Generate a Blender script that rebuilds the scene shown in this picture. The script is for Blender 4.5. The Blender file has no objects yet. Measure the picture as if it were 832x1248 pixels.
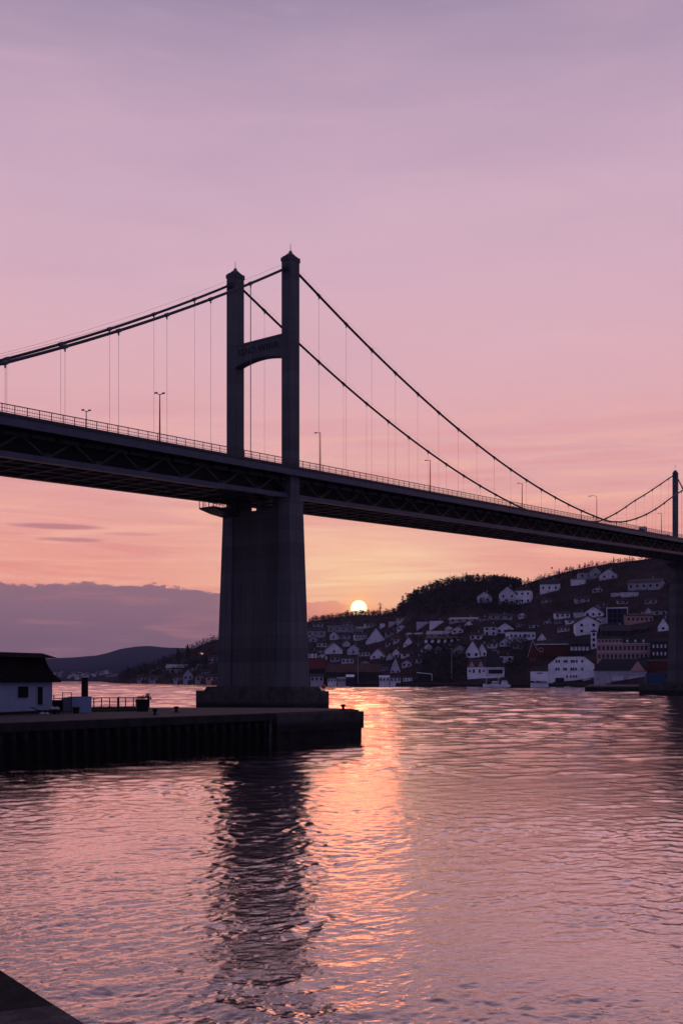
import bpy, math, random
import numpy as np
from mathutils import Vector, Matrix, noise as mnoise
random.seed(7)
rng = np.random.default_rng(7)
PI = math.pi
scene = bpy.context.scene
COL = scene.collection

# ------------------------------------------------------------------ camera
F, HX, HY, CH = 1255.0, 416.0, 827.0, 6.5       # focal length, principal column, horizon row (photo pixels), eye height
cd = bpy.data.cameras.new('camera'); cam = bpy.data.objects.new('camera', cd); COL.objects.link(cam)
cam.location = (0, 0, CH); cam.rotation_euler = (PI/2, 0, 0)
cd.sensor_fit = 'VERTICAL'; cd.sensor_height = 36; cd.lens = 36*F/1248; cd.shift_y = (HY-624)/1248
cd.clip_start = 0.3; cd.clip_end = 60000
scene.camera = cam

def at(x, y, D):
    return Vector(((x-HX)*D/F, D, CH+(HY-y)*D/F))

# ------------------------------------------------------------------ helpers
def link(name, me, mat=None, parent=None, smooth=False):
    o = bpy.data.objects.new(name, me); COL.objects.link(o)
    if mat is not None and me is not None and len(me.materials) == 0: me.materials.append(mat)
    if parent is not None: o.parent = parent
    if smooth and me is not None:
        me.polygons.foreach_set('use_smooth', [True]*len(me.polygons))
    return o

def tag(o, label=None, cat=None, group=None, kind=None):
    if label: o['label'] = label
    if cat: o['category'] = cat
    if group: o['group'] = group
    if kind: o['kind'] = kind
    return o

def empty(name, loc, rz=0.0, **k):
    o = bpy.data.objects.new(name, None); COL.objects.link(o)
    o.location = loc; o.rotation_euler = (0, 0, rz); o.empty_display_size = .2
    return tag(o, **k)

class MB:
    def __init__(s): s.v = []; s.f = []
    def add(s, vs, fs):
        n = len(s.v); s.v += [tuple(v) for v in vs]; s.f += [tuple(i+n for i in f) for f in fs]; return s
    def hexa(s, b, t):                      # 4 bottom + 4 top points, counter-clockwise from above
        return s.add(list(b)+list(t), [(3,2,1,0),(4,5,6,7),(0,1,5,4),(1,2,6,5),(2,3,7,6),(3,0,4,7)])
    def box(s, x0, x1, y0, y1, z0, z1):
        return s.hexa([(x0,y0,z0),(x1,y0,z0),(x1,y1,z0),(x0,y1,z0)], [(x0,y0,z1),(x1,y0,z1),(x1,y1,z1),(x0,y1,z1)])
    def frus(s, r0, r1, z0, z1):            # r = (x0,x1,y0,y1)
        a, b = r0, r1
        return s.hexa([(a[0],a[2],z0),(a[1],a[2],z0),(a[1],a[3],z0),(a[0],a[3],z0)], [(b[0],b[2],z1),(b[1],b[2],z1),(b[1],b[3],z1),(b[0],b[3],z1)])
    def tube(s, pts, r, n=6, cap=True):
        pts = [Vector(p) for p in pts]; rs = r if isinstance(r, (list, tuple)) else [r]*len(pts)
        base = len(s.v)
        for i, p in enumerate(pts):
            d = (pts[min(i+1, len(pts)-1)]-pts[max(i-1, 0)]).normalized()
            up = Vector((0,0,1)) if abs(d.z) < .95 else Vector((1,0,0))
            a = d.cross(up).normalized(); b = a.cross(d)
            for k in range(n):
                w = 2*PI*k/n; s.v.append(tuple(p+(a*math.cos(w)+b*math.sin(w))*rs[i]))
        for i in range(len(pts)-1):
            for k in range(n):
                k2 = (k+1) % n
                s.f.append((base+i*n+k, base+i*n+k2, base+(i+1)*n+k2, base+(i+1)*n+k))
        if cap:
            s.f.append(tuple(base+k for k in reversed(range(n))))
            s.f.append(tuple(base+(len(pts)-1)*n+k for k in range(n)))
        return s
    def bar(s, p, q, w, h=None):            # square bar between points
        h = h or w; p = Vector(p); q = Vector(q); d = (q-p).normalized()
        up = Vector((0,0,1)) if abs(d.z) < .95 else Vector((1,0,0))
        a = d.cross(up).normalized()*w/2; b = a.cross(d).normalized()*h/2
        return s.hexa([p-a-b, p+a-b, p+a+b, p-a+b], [q-a-b, q+a-b, q+a+b, q-a+b])
    def lathe(s, prof, c=(0,0,0), n=12):
        base = len(s.v)
        for r, z in prof:
            for k in range(n):
                w = 2*PI*k/n; s.v.append((c[0]+r*math.cos(w), c[1]+r*math.sin(w), c[2]+z))
        for i in range(len(prof)-1):
            for k in range(n):
                k2 = (k+1) % n
                s.f.append((base+i*n+k, base+i*n+k2, base+(i+1)*n+k2, base+(i+1)*n+k))
        s.f.append(tuple(base+k for k in reversed(range(n)))); s.f.append(tuple(base+(len(prof)-1)*n+k for k in range(n)))
        return s
    def prism(s, poly, z0, z1):             # ccw polygon in xy
        n = len(poly)
        return s.add([(p[0],p[1],z0) for p in poly]+[(p[0],p[1],z1) for p in poly],
                     [tuple(reversed(range(n))), tuple(range(n, 2*n))]+[(i,(i+1)%n,(i+1)%n+n,i+n) for i in range(n)])
    def mesh(s, name='mesh'):
        me = bpy.data.meshes.new(name); me.from_pydata(s.v, [], s.f); me.update(); return me
    def build(s, name, mat, parent=None, smooth=False):
        return link(name, s.mesh(name), mat, parent, smooth)

# ------------------------------------------------------------------ materials
def srgb(r, g, b):
    f = lambda c: (c/255/12.92 if c/255 <= .04045 else ((c/255+.055)/1.055)**2.4)
    return (f(r), f(g), f(b), 1)

def material(name, col, rough=.8, var=.25, scale=1.5, bump=.0, metallic=0, spec=.12, streak=False, emit=None, joints=0, tide=None):
    m = bpy.data.materials.new(name); m.use_nodes = True; nt = m.node_tree; N = nt.nodes; L = nt.links
    p = N['Principled BSDF']; p.inputs['Roughness'].default_value = rough; p.inputs['Metallic'].default_value = metallic
    p.inputs['Specular IOR Level'].default_value = spec
    tc = N.new('ShaderNodeTexCoord'); mp = N.new('ShaderNodeMapping'); L.new(tc.outputs['Object'], mp.inputs['Vector'])
    if streak: mp.inputs['Scale'].default_value = (1, 1, .12)
    nz = N.new('ShaderNodeTexNoise'); nz.inputs['Scale'].default_value = scale; nz.inputs['Detail'].default_value = 6; nz.inputs['Roughness'].default_value = .65
    L.new(mp.outputs[0], nz.inputs['Vector'])
    mr = N.new('ShaderNodeMapRange'); mr.inputs[1].default_value = .3; mr.inputs[2].default_value = .7
    mr.inputs[3].default_value = 1-var; mr.inputs[4].default_value = 1+var; L.new(nz.outputs['Fac'], mr.inputs[0])
    mx = N.new('ShaderNodeVectorMath'); mx.operation = 'SCALE'; mx.inputs[0].default_value = col[:3]; L.new(mr.outputs[0], mx.inputs['Scale'])
    outc = mx.outputs[0]
    def mul(c_, f_):
        q = N.new('ShaderNodeVectorMath'); q.operation = 'SCALE'; L.new(c_, q.inputs[0]); L.new(f_, q.inputs['Scale']); return q.outputs[0]
    if joints:
        sz = N.new('ShaderNodeSeparateXYZ'); L.new(tc.outputs['Object'], sz.inputs[0])
        fr_ = N.new('ShaderNodeMath'); fr_.operation = 'PINGPONG'; L.new(sz.outputs[2], fr_.inputs[0]); fr_.inputs[1].default_value = joints/2
        jr = N.new('ShaderNodeMapRange'); L.new(fr_.outputs[0], jr.inputs[0]); jr.inputs[1].default_value = .0; jr.inputs[2].default_value = .10; jr.inputs[3].default_value = .80; jr.inputs[4].default_value = 1
        outc = mul(outc, jr.outputs[0])
        fl_ = N.new('ShaderNodeMath'); fl_.operation = 'FLOOR'; dv_ = N.new('ShaderNodeMath'); dv_.operation = 'DIVIDE'; L.new(sz.outputs[2], dv_.inputs[0]); dv_.inputs[1].default_value = joints
        L.new(dv_.outputs[0], fl_.inputs[0]); wn_ = N.new('ShaderNodeTexWhiteNoise'); wn_.noise_dimensions = '1D'; L.new(fl_.outputs[0], wn_.inputs['W'])
        lr = N.new('ShaderNodeMapRange'); L.new(wn_.outputs['Value'], lr.inputs[0]); lr.inputs[3].default_value = .84; lr.inputs[4].default_value = 1.16; outc = mul(outc, lr.outputs[0])
        m3 = N.new('ShaderNodeMapping'); m3.inputs['Scale'].default_value = (1.6, 1.6, .05); L.new(tc.outputs['Object'], m3.inputs[0])
        n3 = N.new('ShaderNodeTexNoise'); n3.inputs['Scale'].default_value = 1.2; n3.inputs['Detail'].default_value = 5; L.new(m3.outputs[0], n3.inputs['Vector'])
        r3 = N.new('ShaderNodeMapRange'); L.new(n3.outputs['Fac'], r3.inputs[0]); r3.inputs[1].default_value = .35; r3.inputs[2].default_value = .65; r3.inputs[3].default_value = .88; r3.inputs[4].default_value = 1.08; outc = mul(outc, r3.outputs[0])
    if tide is not None:
        sz2 = N.new('ShaderNodeSeparateXYZ'); L.new(tc.outputs['Object'], sz2.inputs[0]); a3 = N.new('ShaderNodeMath'); a3.operation = 'ADD'; L.new(sz2.outputs[2], a3.inputs[0])
        m4 = N.new('ShaderNodeMath'); m4.operation = 'MULTIPLY'; L.new(nz.outputs['Fac'], m4.inputs[0]); m4.inputs[1].default_value = -1.4; L.new(m4.outputs[0], a3.inputs[1])
        tr = N.new('ShaderNodeMapRange'); L.new(a3.outputs[0], tr.inputs[0]); tr.inputs[1].default_value = tide-.9; tr.inputs[2].default_value = tide-.3; tr.inputs[3].default_value = .32; tr.inputs[4].default_value = 1; outc = mul(outc, tr.outputs[0])
    L.new(outc, p.inputs['Base Color'])
    if bump:
        b = N.new('ShaderNodeBump'); b.inputs['Strength'].default_value = bump; b.inputs['Distance'].default_value = .05
        n2 = N.new('ShaderNodeTexNoise'); n2.inputs['Scale'].default_value = scale*8; n2.inputs['Detail'].default_value = 4
        L.new(tc.outputs['Object'], n2.inputs['Vector']); L.new(n2.outputs['Fac'], b.inputs['Height']); L.new(b.outputs[0], p.inputs['Normal'])
    if emit:
        p.inputs['Emission Color'].default_value = (*emit[:3], 1); p.inputs['Emission Strength'].default_value = emit[3]
    return m

M = dict(
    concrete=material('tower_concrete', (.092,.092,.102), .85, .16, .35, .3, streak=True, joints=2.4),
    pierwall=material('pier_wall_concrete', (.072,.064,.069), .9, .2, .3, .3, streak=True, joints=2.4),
    footing=material('footing_concrete', (.050,.047,.048), .9, .5, .6, .5, tide=1.9),
    steel=material('bridge_steel', (.035,.037,.046), .55, .25, .6, .1),
    fascia=material('skylit_steel', (.070,.080,.112), .5, .2, .4, .1),  # lighter, bluer steel: sky light painted onto fascia and near bottom chord
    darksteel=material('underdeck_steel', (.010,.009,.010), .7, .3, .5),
    cable=material('cable_steel', (.05,.05,.06), .5, .1, 2),
    hanger=material('hanger_steel', (.09,.09,.1), .5, .1, 2),
    rail=material('railing_steel', (.06,.055,.06), .5, .1, 2),
    asphalt=material('asphalt', (.045,.045,.047), .9, .2, 3, .3),
    lampmetal=material('lamp_metal', (.05,.05,.055), .5, .1, 2),
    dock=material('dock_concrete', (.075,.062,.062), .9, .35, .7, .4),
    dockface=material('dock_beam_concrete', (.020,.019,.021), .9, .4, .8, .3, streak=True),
    pile=material('wet_pile', (.026,.024,.026), .85, .5, 2, .3, streak=True, tide=1.6),
    void=material('pile_gap_shade', (.010,.009,.010), .9, .4, 2),  # near-black: the shade in the gaps between the piles, as colour
    quay=material('near_quay_concrete', (.085,.075,.075), .9, .55, 7, .9),
    quaydark=material('near_quay_asphalt', (.022,.02,.022), .95, .5, 9, .8),
    hut=material('hut_white_paint', (.22,.27,.38), .7, .08, .8),
    hutroof=material('hut_dark_roofing', (.009,.008,.009), .95, .4, 2, .3, spec=.02),
    window=material('dark_glass', (.010,.011,.016), .8, .1, 2, spec=.02),
    frame=material('window_frame_paint', (.3,.3,.34), .6, .1, 2),
    black=material('black_paint', (.012,.012,.013), .6, .2, 3),
    white=material('white_paint', (.80,.78,.84), .7, .22, .18),
    whiteb=material('aged_white_paint', (.58,.55,.61), .75, .38, .25),
    grey=material('grey_render', (.34,.32,.37), .8, .25, .3),
    greyb=material('weathered_render', (.24,.22,.26), .8, .45, .2),
    pink=material('pink_render', (.45,.25,.24), .8, .12, .3),
    red=material('red_timber', (.10,.022,.02), .8, .2, .3),
    brown=material('brown_timber', (.08,.04,.035), .85, .25, .3),
    darkwall=material('dark_timber', (.028,.024,.028), .85, .3, .3),
    slate=material('slate_roof', (.028,.024,.030), .8, .3, .4),
    tile=material('red_brown_roof', (.085,.035,.032), .85, .3, .4),
    lightroof=material('light_metal_roof', (.26,.25,.28), .6, .2, .3),
    trim=material('pale_trim', (.5,.46,.5), .7, .1, .5),
    bark=material('bark', (.03,.022,.018), .95, .3, 3),
    leaf=material('dark_foliage', (.030,.025,.024), .95, .7, .06),
    leaf2=material('olive_foliage', (.042,.033,.032), .95, .8, .06),
    hill=material('hillside_earth', (.042,.027,.030), .98, .6, .03, spec=0),
    mountain=material('hazed_mountain_forest', (.012,.018,.045), .98, .2, .004, spec=0),  # blue of the distant haze is mixed into this base colour
    grassm=material('dry_grass', (.05,.055,.03), .95, .4, 3),
    blue=material('blue_paint', (.03,.06,.13), .5, .15, 1),
    orange=material('orange_paint', (.45,.10,.03), .5, .1, 2),
    tyre=material('tyre_rubber', (.015,.015,.015), .9, .1, 2),
    rope=material('pale_canvas', (.4,.37,.38), .9, .1, 2),
)
M['lit'] = material('lit_window', (.3,.2,.1), .5, .1, 2, emit=(1,.45,.15,1.2))

# ------------------------------------------------------------------ world: dusk sky
SUN_AZ = math.atan((437-HX)/F); SUN_EL = math.atan((HY-741.5)/F*math.cos(SUN_AZ))
sdir = Vector((math.sin(SUN_AZ)*math.cos(SUN_EL), math.cos(SUN_AZ)*math.cos(SUN_EL), math.sin(SUN_EL)))
w = bpy.data.worlds.new('World'); scene.world = w; w.use_nodes = True
nt = w.node_tree; N = nt.nodes; L = nt.links
for n in list(N): N.remove(n)
def mth(op, a, b=None, c=None, clamp=False):
    n = N.new('ShaderNodeMath'); n.operation = op; n.use_clamp = clamp
    for i, x in enumerate((a, b, c)):
        if x is None: continue
        if isinstance(x, (int, float)): n.inputs[i].default_value = x
        else: L.new(x, n.inputs[i])
    return n.outputs[0]
def ramp(fac, stops, interp='LINEAR'):
    r = N.new('ShaderNodeValToRGB'); r.color_ramp.interpolation = interp
    e = r.color_ramp.elements
    while len(e) < len(stops): e.new(.5)
    for el, (p, c) in zip(e, stops): el.position = p
    for el, (p, c) in zip(e, stops): el.color = c if len(c) == 4 else (*c, 1)
    L.new(fac, r.inputs[0]); return r.outputs[0]
def mixc(fac, a, b, mode='MIX'):
    n = N.new('ShaderNodeMix'); n.data_type = 'RGBA'; n.blend_type = mode; n.clamp_factor = True
    for sock, x in ((n.inputs[0], fac), (n.inputs[6], a), (n.inputs[7], b)):
        if isinstance(x, (int, float)): sock.default_value = x
        elif isinstance(x, tuple): sock.default_value = x if len(x) == 4 else (*x, 1)
        else: L.new(x, sock)
    return n.outputs[2]
def smooth(x, a, b):
    n = N.new('ShaderNodeMapRange'); n.interpolation_type = 'SMOOTHSTEP'
    L.new(x, n.inputs[0]); n.inputs[1].default_value = a; n.inputs[2].default_value = b; return n.outputs[0]
tc = N.new('ShaderNodeTexCoord'); sp = N.new('ShaderNodeSeparateXYZ'); L.new(tc.outputs['Generated'], sp.inputs[0])
X, Y, Z = sp.outputs
hlen = mth('SQRT', mth('ADD', mth('MULTIPLY', X, X), mth('MULTIPLY', Y, Y)))
tanel = mth('DIVIDE', Z, mth('MAXIMUM', hlen, .02))
az = mth('ARCTAN2', X, Y)                              # 0 straight ahead, + to the right
def wnoise(sx, sy, scale, detail=4, rough=.5, off=0.0, distort=0.0):
    c = N.new('ShaderNodeCombineXYZ'); L.new(mth('MULTIPLY', az, sx), c.inputs[0]); L.new(mth('MULTIPLY', tanel, sy), c.inputs[1]); c.inputs[2].default_value = off
    n = N.new('ShaderNodeTexNoise'); n.inputs['Scale'].default_value = scale; n.inputs['Detail'].default_value = detail
    n.inputs['Roughness'].default_value = rough; n.inputs['Distortion'].default_value = distort
    L.new(c.outputs[0], n.inputs['Vector']); return n.outputs['Fac']
tt = lambda y: (HY-y)/F/.7
wob = mth('MULTIPLY', mth('SUBTRACT', wnoise(1.5, 6, 3, 3, .5, 3.1), .5), .10)
t = mth('ADD', mth('DIVIDE', tanel, .7), wob, clamp=True)
base = ramp(t, [(0.0, srgb(222,140,140)), (tt(745), srgb(238,150,138)), (tt(700), srgb(240,162,148)), (tt(650), srgb(236,165,156)), (tt(600), srgb(228,168,166)),
                (tt(520), srgb(226,172,178)), (tt(430), srgb(222,176,188)), (tt(340), srgb(214,175,192)), (tt(250), srgb(207,172,193)), (tt(100), srgb(186,159,184)), (tt(20), srgb(168,147,174)), (1.0, srgb(148,132,163))])
# broad soft cirrus
c1 = wnoise(1.2, 5.5, 3.2, 5, .55, 0, .6)
base = mixc(mth('MULTIPLY', smooth(c1, .45, .75), .16), base, srgb(234,190,200))
base = mixc(mth('MULTIPLY', smooth(c1, .48, .25), .10), base, srgb(168,138,168))
# streaky warm and rosy bands low in the sky
low = mth('MULTIPLY', smooth(tanel, .30, .16), smooth(tanel, .02, .07))
c2 = wnoise(2.0, 26, 2.6, 5, .6, 7.7, .8)
base = mixc(mth('MULTIPLY', mth('MULTIPLY', smooth(c2, .48, .66), low), .55), base, srgb(252,186,164))
base = mixc(mth('MULTIPLY', mth('MULTIPLY', smooth(c2, .50, .34), low), .40), base, srgb(226,134,134))
# glow round the sun
dsun = N.new('ShaderNodeVectorMath'); dsun.operation = 'DOT_PRODUCT'; L.new(tc.outputs['Generated'], dsun.inputs[0]); dsun.inputs[1].default_value = sdir
ang = mth('ARCCOSINE', mth('MINIMUM', dsun.outputs['Value'], .9999999))
dx = mth('DIVIDE', mth('SUBTRACT', az, SUN_AZ), .12); dy = mth('DIVIDE', mth('SUBTRACT', tanel, .092), .060)
g1 = mth('EXPONENT', mth('MULTIPLY', mth('ADD', mth('MULTIPLY', dx, dx), mth('MULTIPLY', dy, dy)), -1.0))
c3 = wnoise(2.4, 30, 3.0, 5, .6, 1.3, .6)
g1s = mth('MULTIPLY', g1, mth('ADD', mth('MULTIPLY', smooth(c3, .35, .65), .60), .56))
base = mixc(mth('MULTIPLY', g1s, .95, clamp=True), base, srgb(255,214,174))
# cloud bank low on the left, thinning past the sun
edge = ramp(mth('ADD', mth('MULTIPLY', az, 1.25), .5), [(0.0, (.095,)*3), (.5-.33*1.25*1.0, (.0905,)*3), (.5-.17*1.25, (.0885,)*3), (.5-.10*1.25, (.083,)*3), (.5-.02*1.25, (.0725,)*3), (.5+.02*1.25, (.068,)*3), (.5+.10*1.25, (.045,)*3), (1.0, (.03,)*3)])
lump = mth('ADD', mth('MULTIPLY', mth('SUBTRACT', wnoise(16, 34, 1.6, 7, .66, 5.2), .5), .030), 0.0)
e2 = mth('SUBTRACT', mth('ADD', edge, lump), tanel)
bank = smooth(e2, -.0004, .0014)
bankc = ramp(mth('DIVIDE', tanel, .1, clamp=True), [(0.0, srgb(136,102,120)), (.35, srgb(125,99,120)), (.65, srgb(134,104,125)), (.85, srgb(142,108,126)), (1.0, srgb(158,112,126))])
bk = wnoise(5, 40, 2.2, 5, .6, 9.0, .3)
bankc = mixc(mth('MULTIPLY', smooth(bk, .5, .72), .35), bankc, srgb(196,130,132))
bfade = mth('ADD', mth('MULTIPLY', smooth(az, .0, -.10), .40), .57)
bankf = mth('MULTIPLY', bank, bfade)
bankf = mth('MULTIPLY', bankf, smooth(az, .16, .03))
bankc = mixc(mth('MULTIPLY', mth('MULTIPLY', smooth(az, -.13, -.02), 1.0), .75), bankc, srgb(212,122,128))
base = mixc(bankf, base, bankc)
# two thin purple streaks above the bank
def streak(a0, e0, wa, we, op):
    global base
    nn = mth('MULTIPLY', mth('SUBTRACT', wnoise(20, 90, 1.0, 4, .6, a0*10), .5), .9)
    p = mth('DIVIDE', mth('SUBTRACT', az, a0), wa); q = mth('DIVIDE', mth('SUBTRACT', tanel, e0), we)
    r = mth('ADD', mth('ADD', mth('MULTIPLY', p, p), mth('MULTIPLY', q, q)), nn)
    base = mixc(mth('MULTIPLY', smooth(r, 1.1, .2), op), base, srgb(182,118,132))
streak(-.267, .1425, .050, .0034, .75)
streak(-.258, .1305, .035, .0028, .65)
streak(-.20, .1375, .030, .0020, .3)
# the sky falls off away from the sunset and turns blue-violet overhead and behind
fr = mth('MULTIPLY', mth('ADD', mth('MULTIPLY', mth('DIVIDE', Y, 1.0), 1.0), 0.0), 1.0)
front = smooth(fr, -.1, .75)
backc = ramp(mth('ABSOLUTE', Z), [(0.0, (.135,.13,.25)), (.35, (.165,.15,.32)), (1.0, (.16,.15,.30))])
base = mixc(front, backc, base)
# tight glow and disc of the sun
lowm = smooth(tanel, .084, .066)
base = mixc(mth('MULTIPLY', mth('MULTIPLY', mth('EXPONENT', mth('MULTIPLY', ang, -1/.045)), .80), lowm), base, (.90,.20,.15))
base = mixc(mth('MULTIPLY', mth('EXPONENT', mth('MULTIPLY', ang, -1/.030)), .50), base, (1.15,.50,.20))
g3 = mth('MULTIPLY', mth('EXPONENT', mth('MULTIPLY', mth('MULTIPLY', ang, ang), -1/(.0105**2))), 1.0)
base = mixc(mth('MULTIPLY', g3, .9), base, (1.25,.62,.24))
disc = smooth(ang, .0084, .0070)
base = mixc(disc, base, (2.6,1.9,1.15))
bg = N.new('ShaderNodeBackground'); L.new(base, bg.inputs[0]); bg.inputs[1].default_value = 1.0
sky = N.new('ShaderNodeTexSky'); sky.sky_type = 'NISHITA'; sky.sun_disc = False
sky.sun_elevation = SUN_EL; sky.sun_rotation = SUN_AZ; sky.dust_density = 3
bg2 = N.new('ShaderNodeBackground'); L.new(sky.outputs[0], bg2.inputs[0]); bg2.inputs[1].default_value = .0004
ad = N.new('ShaderNodeAddShader'); L.new(bg.outputs[0], ad.inputs[0]); L.new(bg2.outputs[0], ad.inputs[1])
wo = N.new('ShaderNodeOutputWorld'); L.new(ad.outputs[0], wo.inputs[0])
w.cycles.sampling_method = 'MANUAL'; w.cycles.sample_map_resolution = 2048

sl = bpy.data.lights.new('sun', 'SUN'); so = bpy.data.objects.new('sun', sl); COL.objects.link(so)
sl.energy = .03; sl.angle = math.radians(5); sl.color = (1, .22, .08)
so.rotation_euler = sdir.to_track_quat('Z', 'Y').to_euler(); so.location = (0, 60, 200)

# ------------------------------------------------------------------ water
def interp(x, pts):
    return np.interp(x, [p[0] for p in pts], [p[1] for p in pts])

def build_water():
    ys = np.concatenate([np.arange(1300, 900, -.75), np.arange(900, 860, -.4), np.arange(860, 829.4, -.16), [829.2, 828.8, 828.5, 828.2, 827.98]])
    Ds = CH*F/(ys-HY)
    Ds = np.concatenate([[.4, 2, 5, 9, 13], Ds[Ds > 15]])
    xs = np.concatenate([[-12000, -5000, -2500, -1200, -600, -300, -150, -80], np.arange(-40, 873, 1.6), [910, 990, 1150, 1500, 2200, 3600, 6000, 13000]])
    az_ = (xs-HX)/F
    XX = az_[None, :]*Ds[:, None]; YY = np.repeat(Ds[:, None], len(xs), 1)
    XX = np.clip(XX, -8900, 8900)
    sp_ = np.gradient(Ds)[:, None]*np.ones_like(XX)                      # row spacing
    H = np.zeros_like(XX)
    # patches: wind-ruffled and calmer water
    def lf(sx, sy, seed, n=7):
        r = np.random.default_rng(seed); o = np.zeros_like(XX)
        for k in range(n):
            a = r.uniform(0, 2*PI); kx, ky = math.cos(a)/sx, math.sin(a)/sy
            o += np.sin(2*PI*(kx*XX+ky*YY)*r.uniform(.6, 1.9)+r.uniform(0, 6.28))
        return o/math.sqrt(n)
    patch = np.clip(.85+.42*lf(34, 15, 3)+.25*lf(11, 6, 4), .18, 1.9)
    r = np.random.default_rng(11)
    NW = 165
    ratio = (75/.16)**(1/(NW-1))
    wx = [lf(1.3**j, 1.3**j, 100+j, 3) for j in range(0, 18)]; pm = [np.clip(1+.55*lf(2.5*1.3**j, 2.0*1.3**j, 300+j, 5), .0, 2.6) for j in range(0, 18)]
    for k in range(NW):
        lam = .16*ratio**k
        a = r.normal(math.pi*.5, 1.0 if lam < 3 else .8)
        kx, ky = math.cos(a)*2*PI/lam, math.sin(a)*2*PI/lam
        slope = .0210 if lam < .7 else (.0125 if lam < 2.2 else .0165)
        ph = r.uniform(0, 6.28)
        wp = .42*lam*wx[min(17, max(0, int(math.log(lam*5)/math.log(1.3))))]
        q_ = lam/sp_
        g = np.clip((q_/2.2-.5)/1.0, 0, 1)
        if lam > 2.0: g = g*np.clip(1-(np.log(q_/5.5)/math.log(2.2)), 0, 1)
        rows = np.where(g[:, 0] > 1e-4)[0]
        if len(rows) == 0: continue
        i0, i1 = rows[0], rows[-1]+1
        s_ = np.sin(kx*(XX[i0:i1]+wp[i0:i1])+ky*(YY[i0:i1]+wp[i0:i1]*.6)+ph)
        H[i0:i1] += slope*lam/(2*PI)*g[i0:i1]*(s_+.5*np.abs(s_)-.3)*(patch[i0:i1] if lam < 3 else .6+.4*patch[i0:i1])*(pm[min(17, max(0, int(math.log(lam*5)/math.log(1.3))))][i0:i1] if lam < 2.2 else 1)
    fade = np.clip((Ds-13)/3, 0, 1)[:, None]; H *= fade
    H[:, :8] *= 0; H[:, -8:] *= 0
    nr, nc = XX.shape
    # behind the viewer: a rear apron closes the sheet
    co = np.stack([XX, YY, H], -1).reshape(-1, 3)
    extra = np.array([[XX[0,0], .4, 0], [-8900, -2900, 0], [8900, -2900, 0], [XX[0,-1], .4, 0]], float)
    co = np.vstack([co, extra])
    idx = np.arange(nr*nc).reshape(nr, nc)
    q = np.stack([idx[:-1, :-1], idx[:-1, 1:], idx[1:, 1:], idx[1:, :-1]], -1).reshape(-1, 4)
    extra2 = np.array([[-8900, .4, 0], [-8900, Ds[-1], 0], [8900, Ds[-1], 0], [8900, .4, 0]], float)
    co = np.vstack([co, extra2]); b0 = nr*nc
    tl, tr_ = idx[:, 0], idx[:, -1]
    fans = [[b0+4, int(tl[i]), int(tl[i+1])] for i in range(nr-1)]+[[b0+7, int(tr_[i+1]), int(tr_[i])] for i in range(nr-1)]
    me = bpy.data.meshes.new('water'); me.vertices.add(len(co)); me.vertices.foreach_set('co', co.ravel())
    tri = fans+[[b0+1, b0+2, b0+3], [b0+1, b0+3, b0], [b0+4, b0+1, b0], [b0+7, b0+3, b0+2]]
    flat = np.concatenate([q.ravel(), np.array(tri).ravel()]).astype(np.int32)
    starts = np.concatenate([np.arange(0, q.size, 4), q.size+np.arange(0, len(tri)*3, 3)]).astype(np.int32)
    me.loops.add(flat.size); me.loops.foreach_set('vertex_index', flat)
    me.polygons.add(len(starts)); me.polygons.foreach_set('loop_start', starts)
    me.polygons.foreach_set('use_smooth', np.ones(len(starts), bool)); me.update(calc_edges=True); me.validate()
    m = bpy.data.materials.new('water'); m.use_nodes = True; nt = m.node_tree; N = nt.nodes; L = nt.links
    p = N['Principled BSDF']; p.inputs['Base Color'].default_value = (.018,.012,.016,1); p.inputs['Roughness'].default_value = .04
    p.inputs['IOR'].default_value = 3.4; p.inputs['Specular IOR Level'].default_value = .5
    tc = N.new('ShaderNodeTexCoord'); last = None
    for sc, st, dist, seed in ((6.0, .50, .020, 0), (1.3, .22, .07, 5)):
        mp = N.new('ShaderNodeMapping'); mp.inputs['Scale'].default_value = (sc*.55, sc, sc); mp.inputs['Location'].default_value = (seed, seed, seed)
        L.new(tc.outputs['Object'], mp.inputs[0])
        n = N.new('ShaderNodeTexNoise'); n.inputs['Scale'].default_value = 1; n.inputs['Detail'].default_value = 4; n.inputs['Roughness'].default_value = .6; n.inputs['Distortion'].default_value = .7
        L.new(mp.outputs[0], n.inputs['Vector'])
        b = N.new('ShaderNodeBump'); b.inputs['Strength'].default_value = st; b.inputs['Distance'].default_value = dist
        L.new(n.outputs['Fac'], b.inputs['Height'])
        if last: L.new(last, b.inputs['Normal'])
        last = b.outputs[0]
    mp = N.new('ShaderNodeMapping'); mp.inputs['Scale'].default_value = (5, 9, 9); L.new(tc.outputs['Object'], mp.inputs[0])
    wn = N.new('ShaderNodeTexNoise'); wn.inputs['Scale'].default_value = 1; wn.inputs['Detail'].default_value = 5; wn.inputs['Roughness'].default_value = .75; L.new(mp.outputs[0], wn.inputs['Vector'])
    v1 = N.new('ShaderNodeVectorMath'); v1.operation = 'SUBTRACT'; L.new(wn.outputs['Color'], v1.inputs[0]); v1.inputs[1].default_value = (.5,.5,.5)
    v2 = N.new('ShaderNodeVectorMath'); v2.operation = 'MULTIPLY'; L.new(v1.outputs[0], v2.inputs[0]); 
    spx = N.new('ShaderNodeSeparateXYZ'); L.new(tc.outputs['Object'], spx.inputs[0])
    mr = N.new('ShaderNodeMapRange'); L.new(spx.outputs[1], mr.inputs[0]); mr.inputs[1].default_value = 70; mr.inputs[2].default_value = 420; mr.inputs[3].default_value = .09; mr.inputs[4].default_value = .70
    v2b = N.new('ShaderNodeVectorMath'); v2b.operation = 'SCALE'; v2b.inputs[0].default_value = (.7,1,0); L.new(mr.outputs[0], v2b.inputs['Scale']); L.new(v2b.outputs[0], v2.inputs[1])
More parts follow.
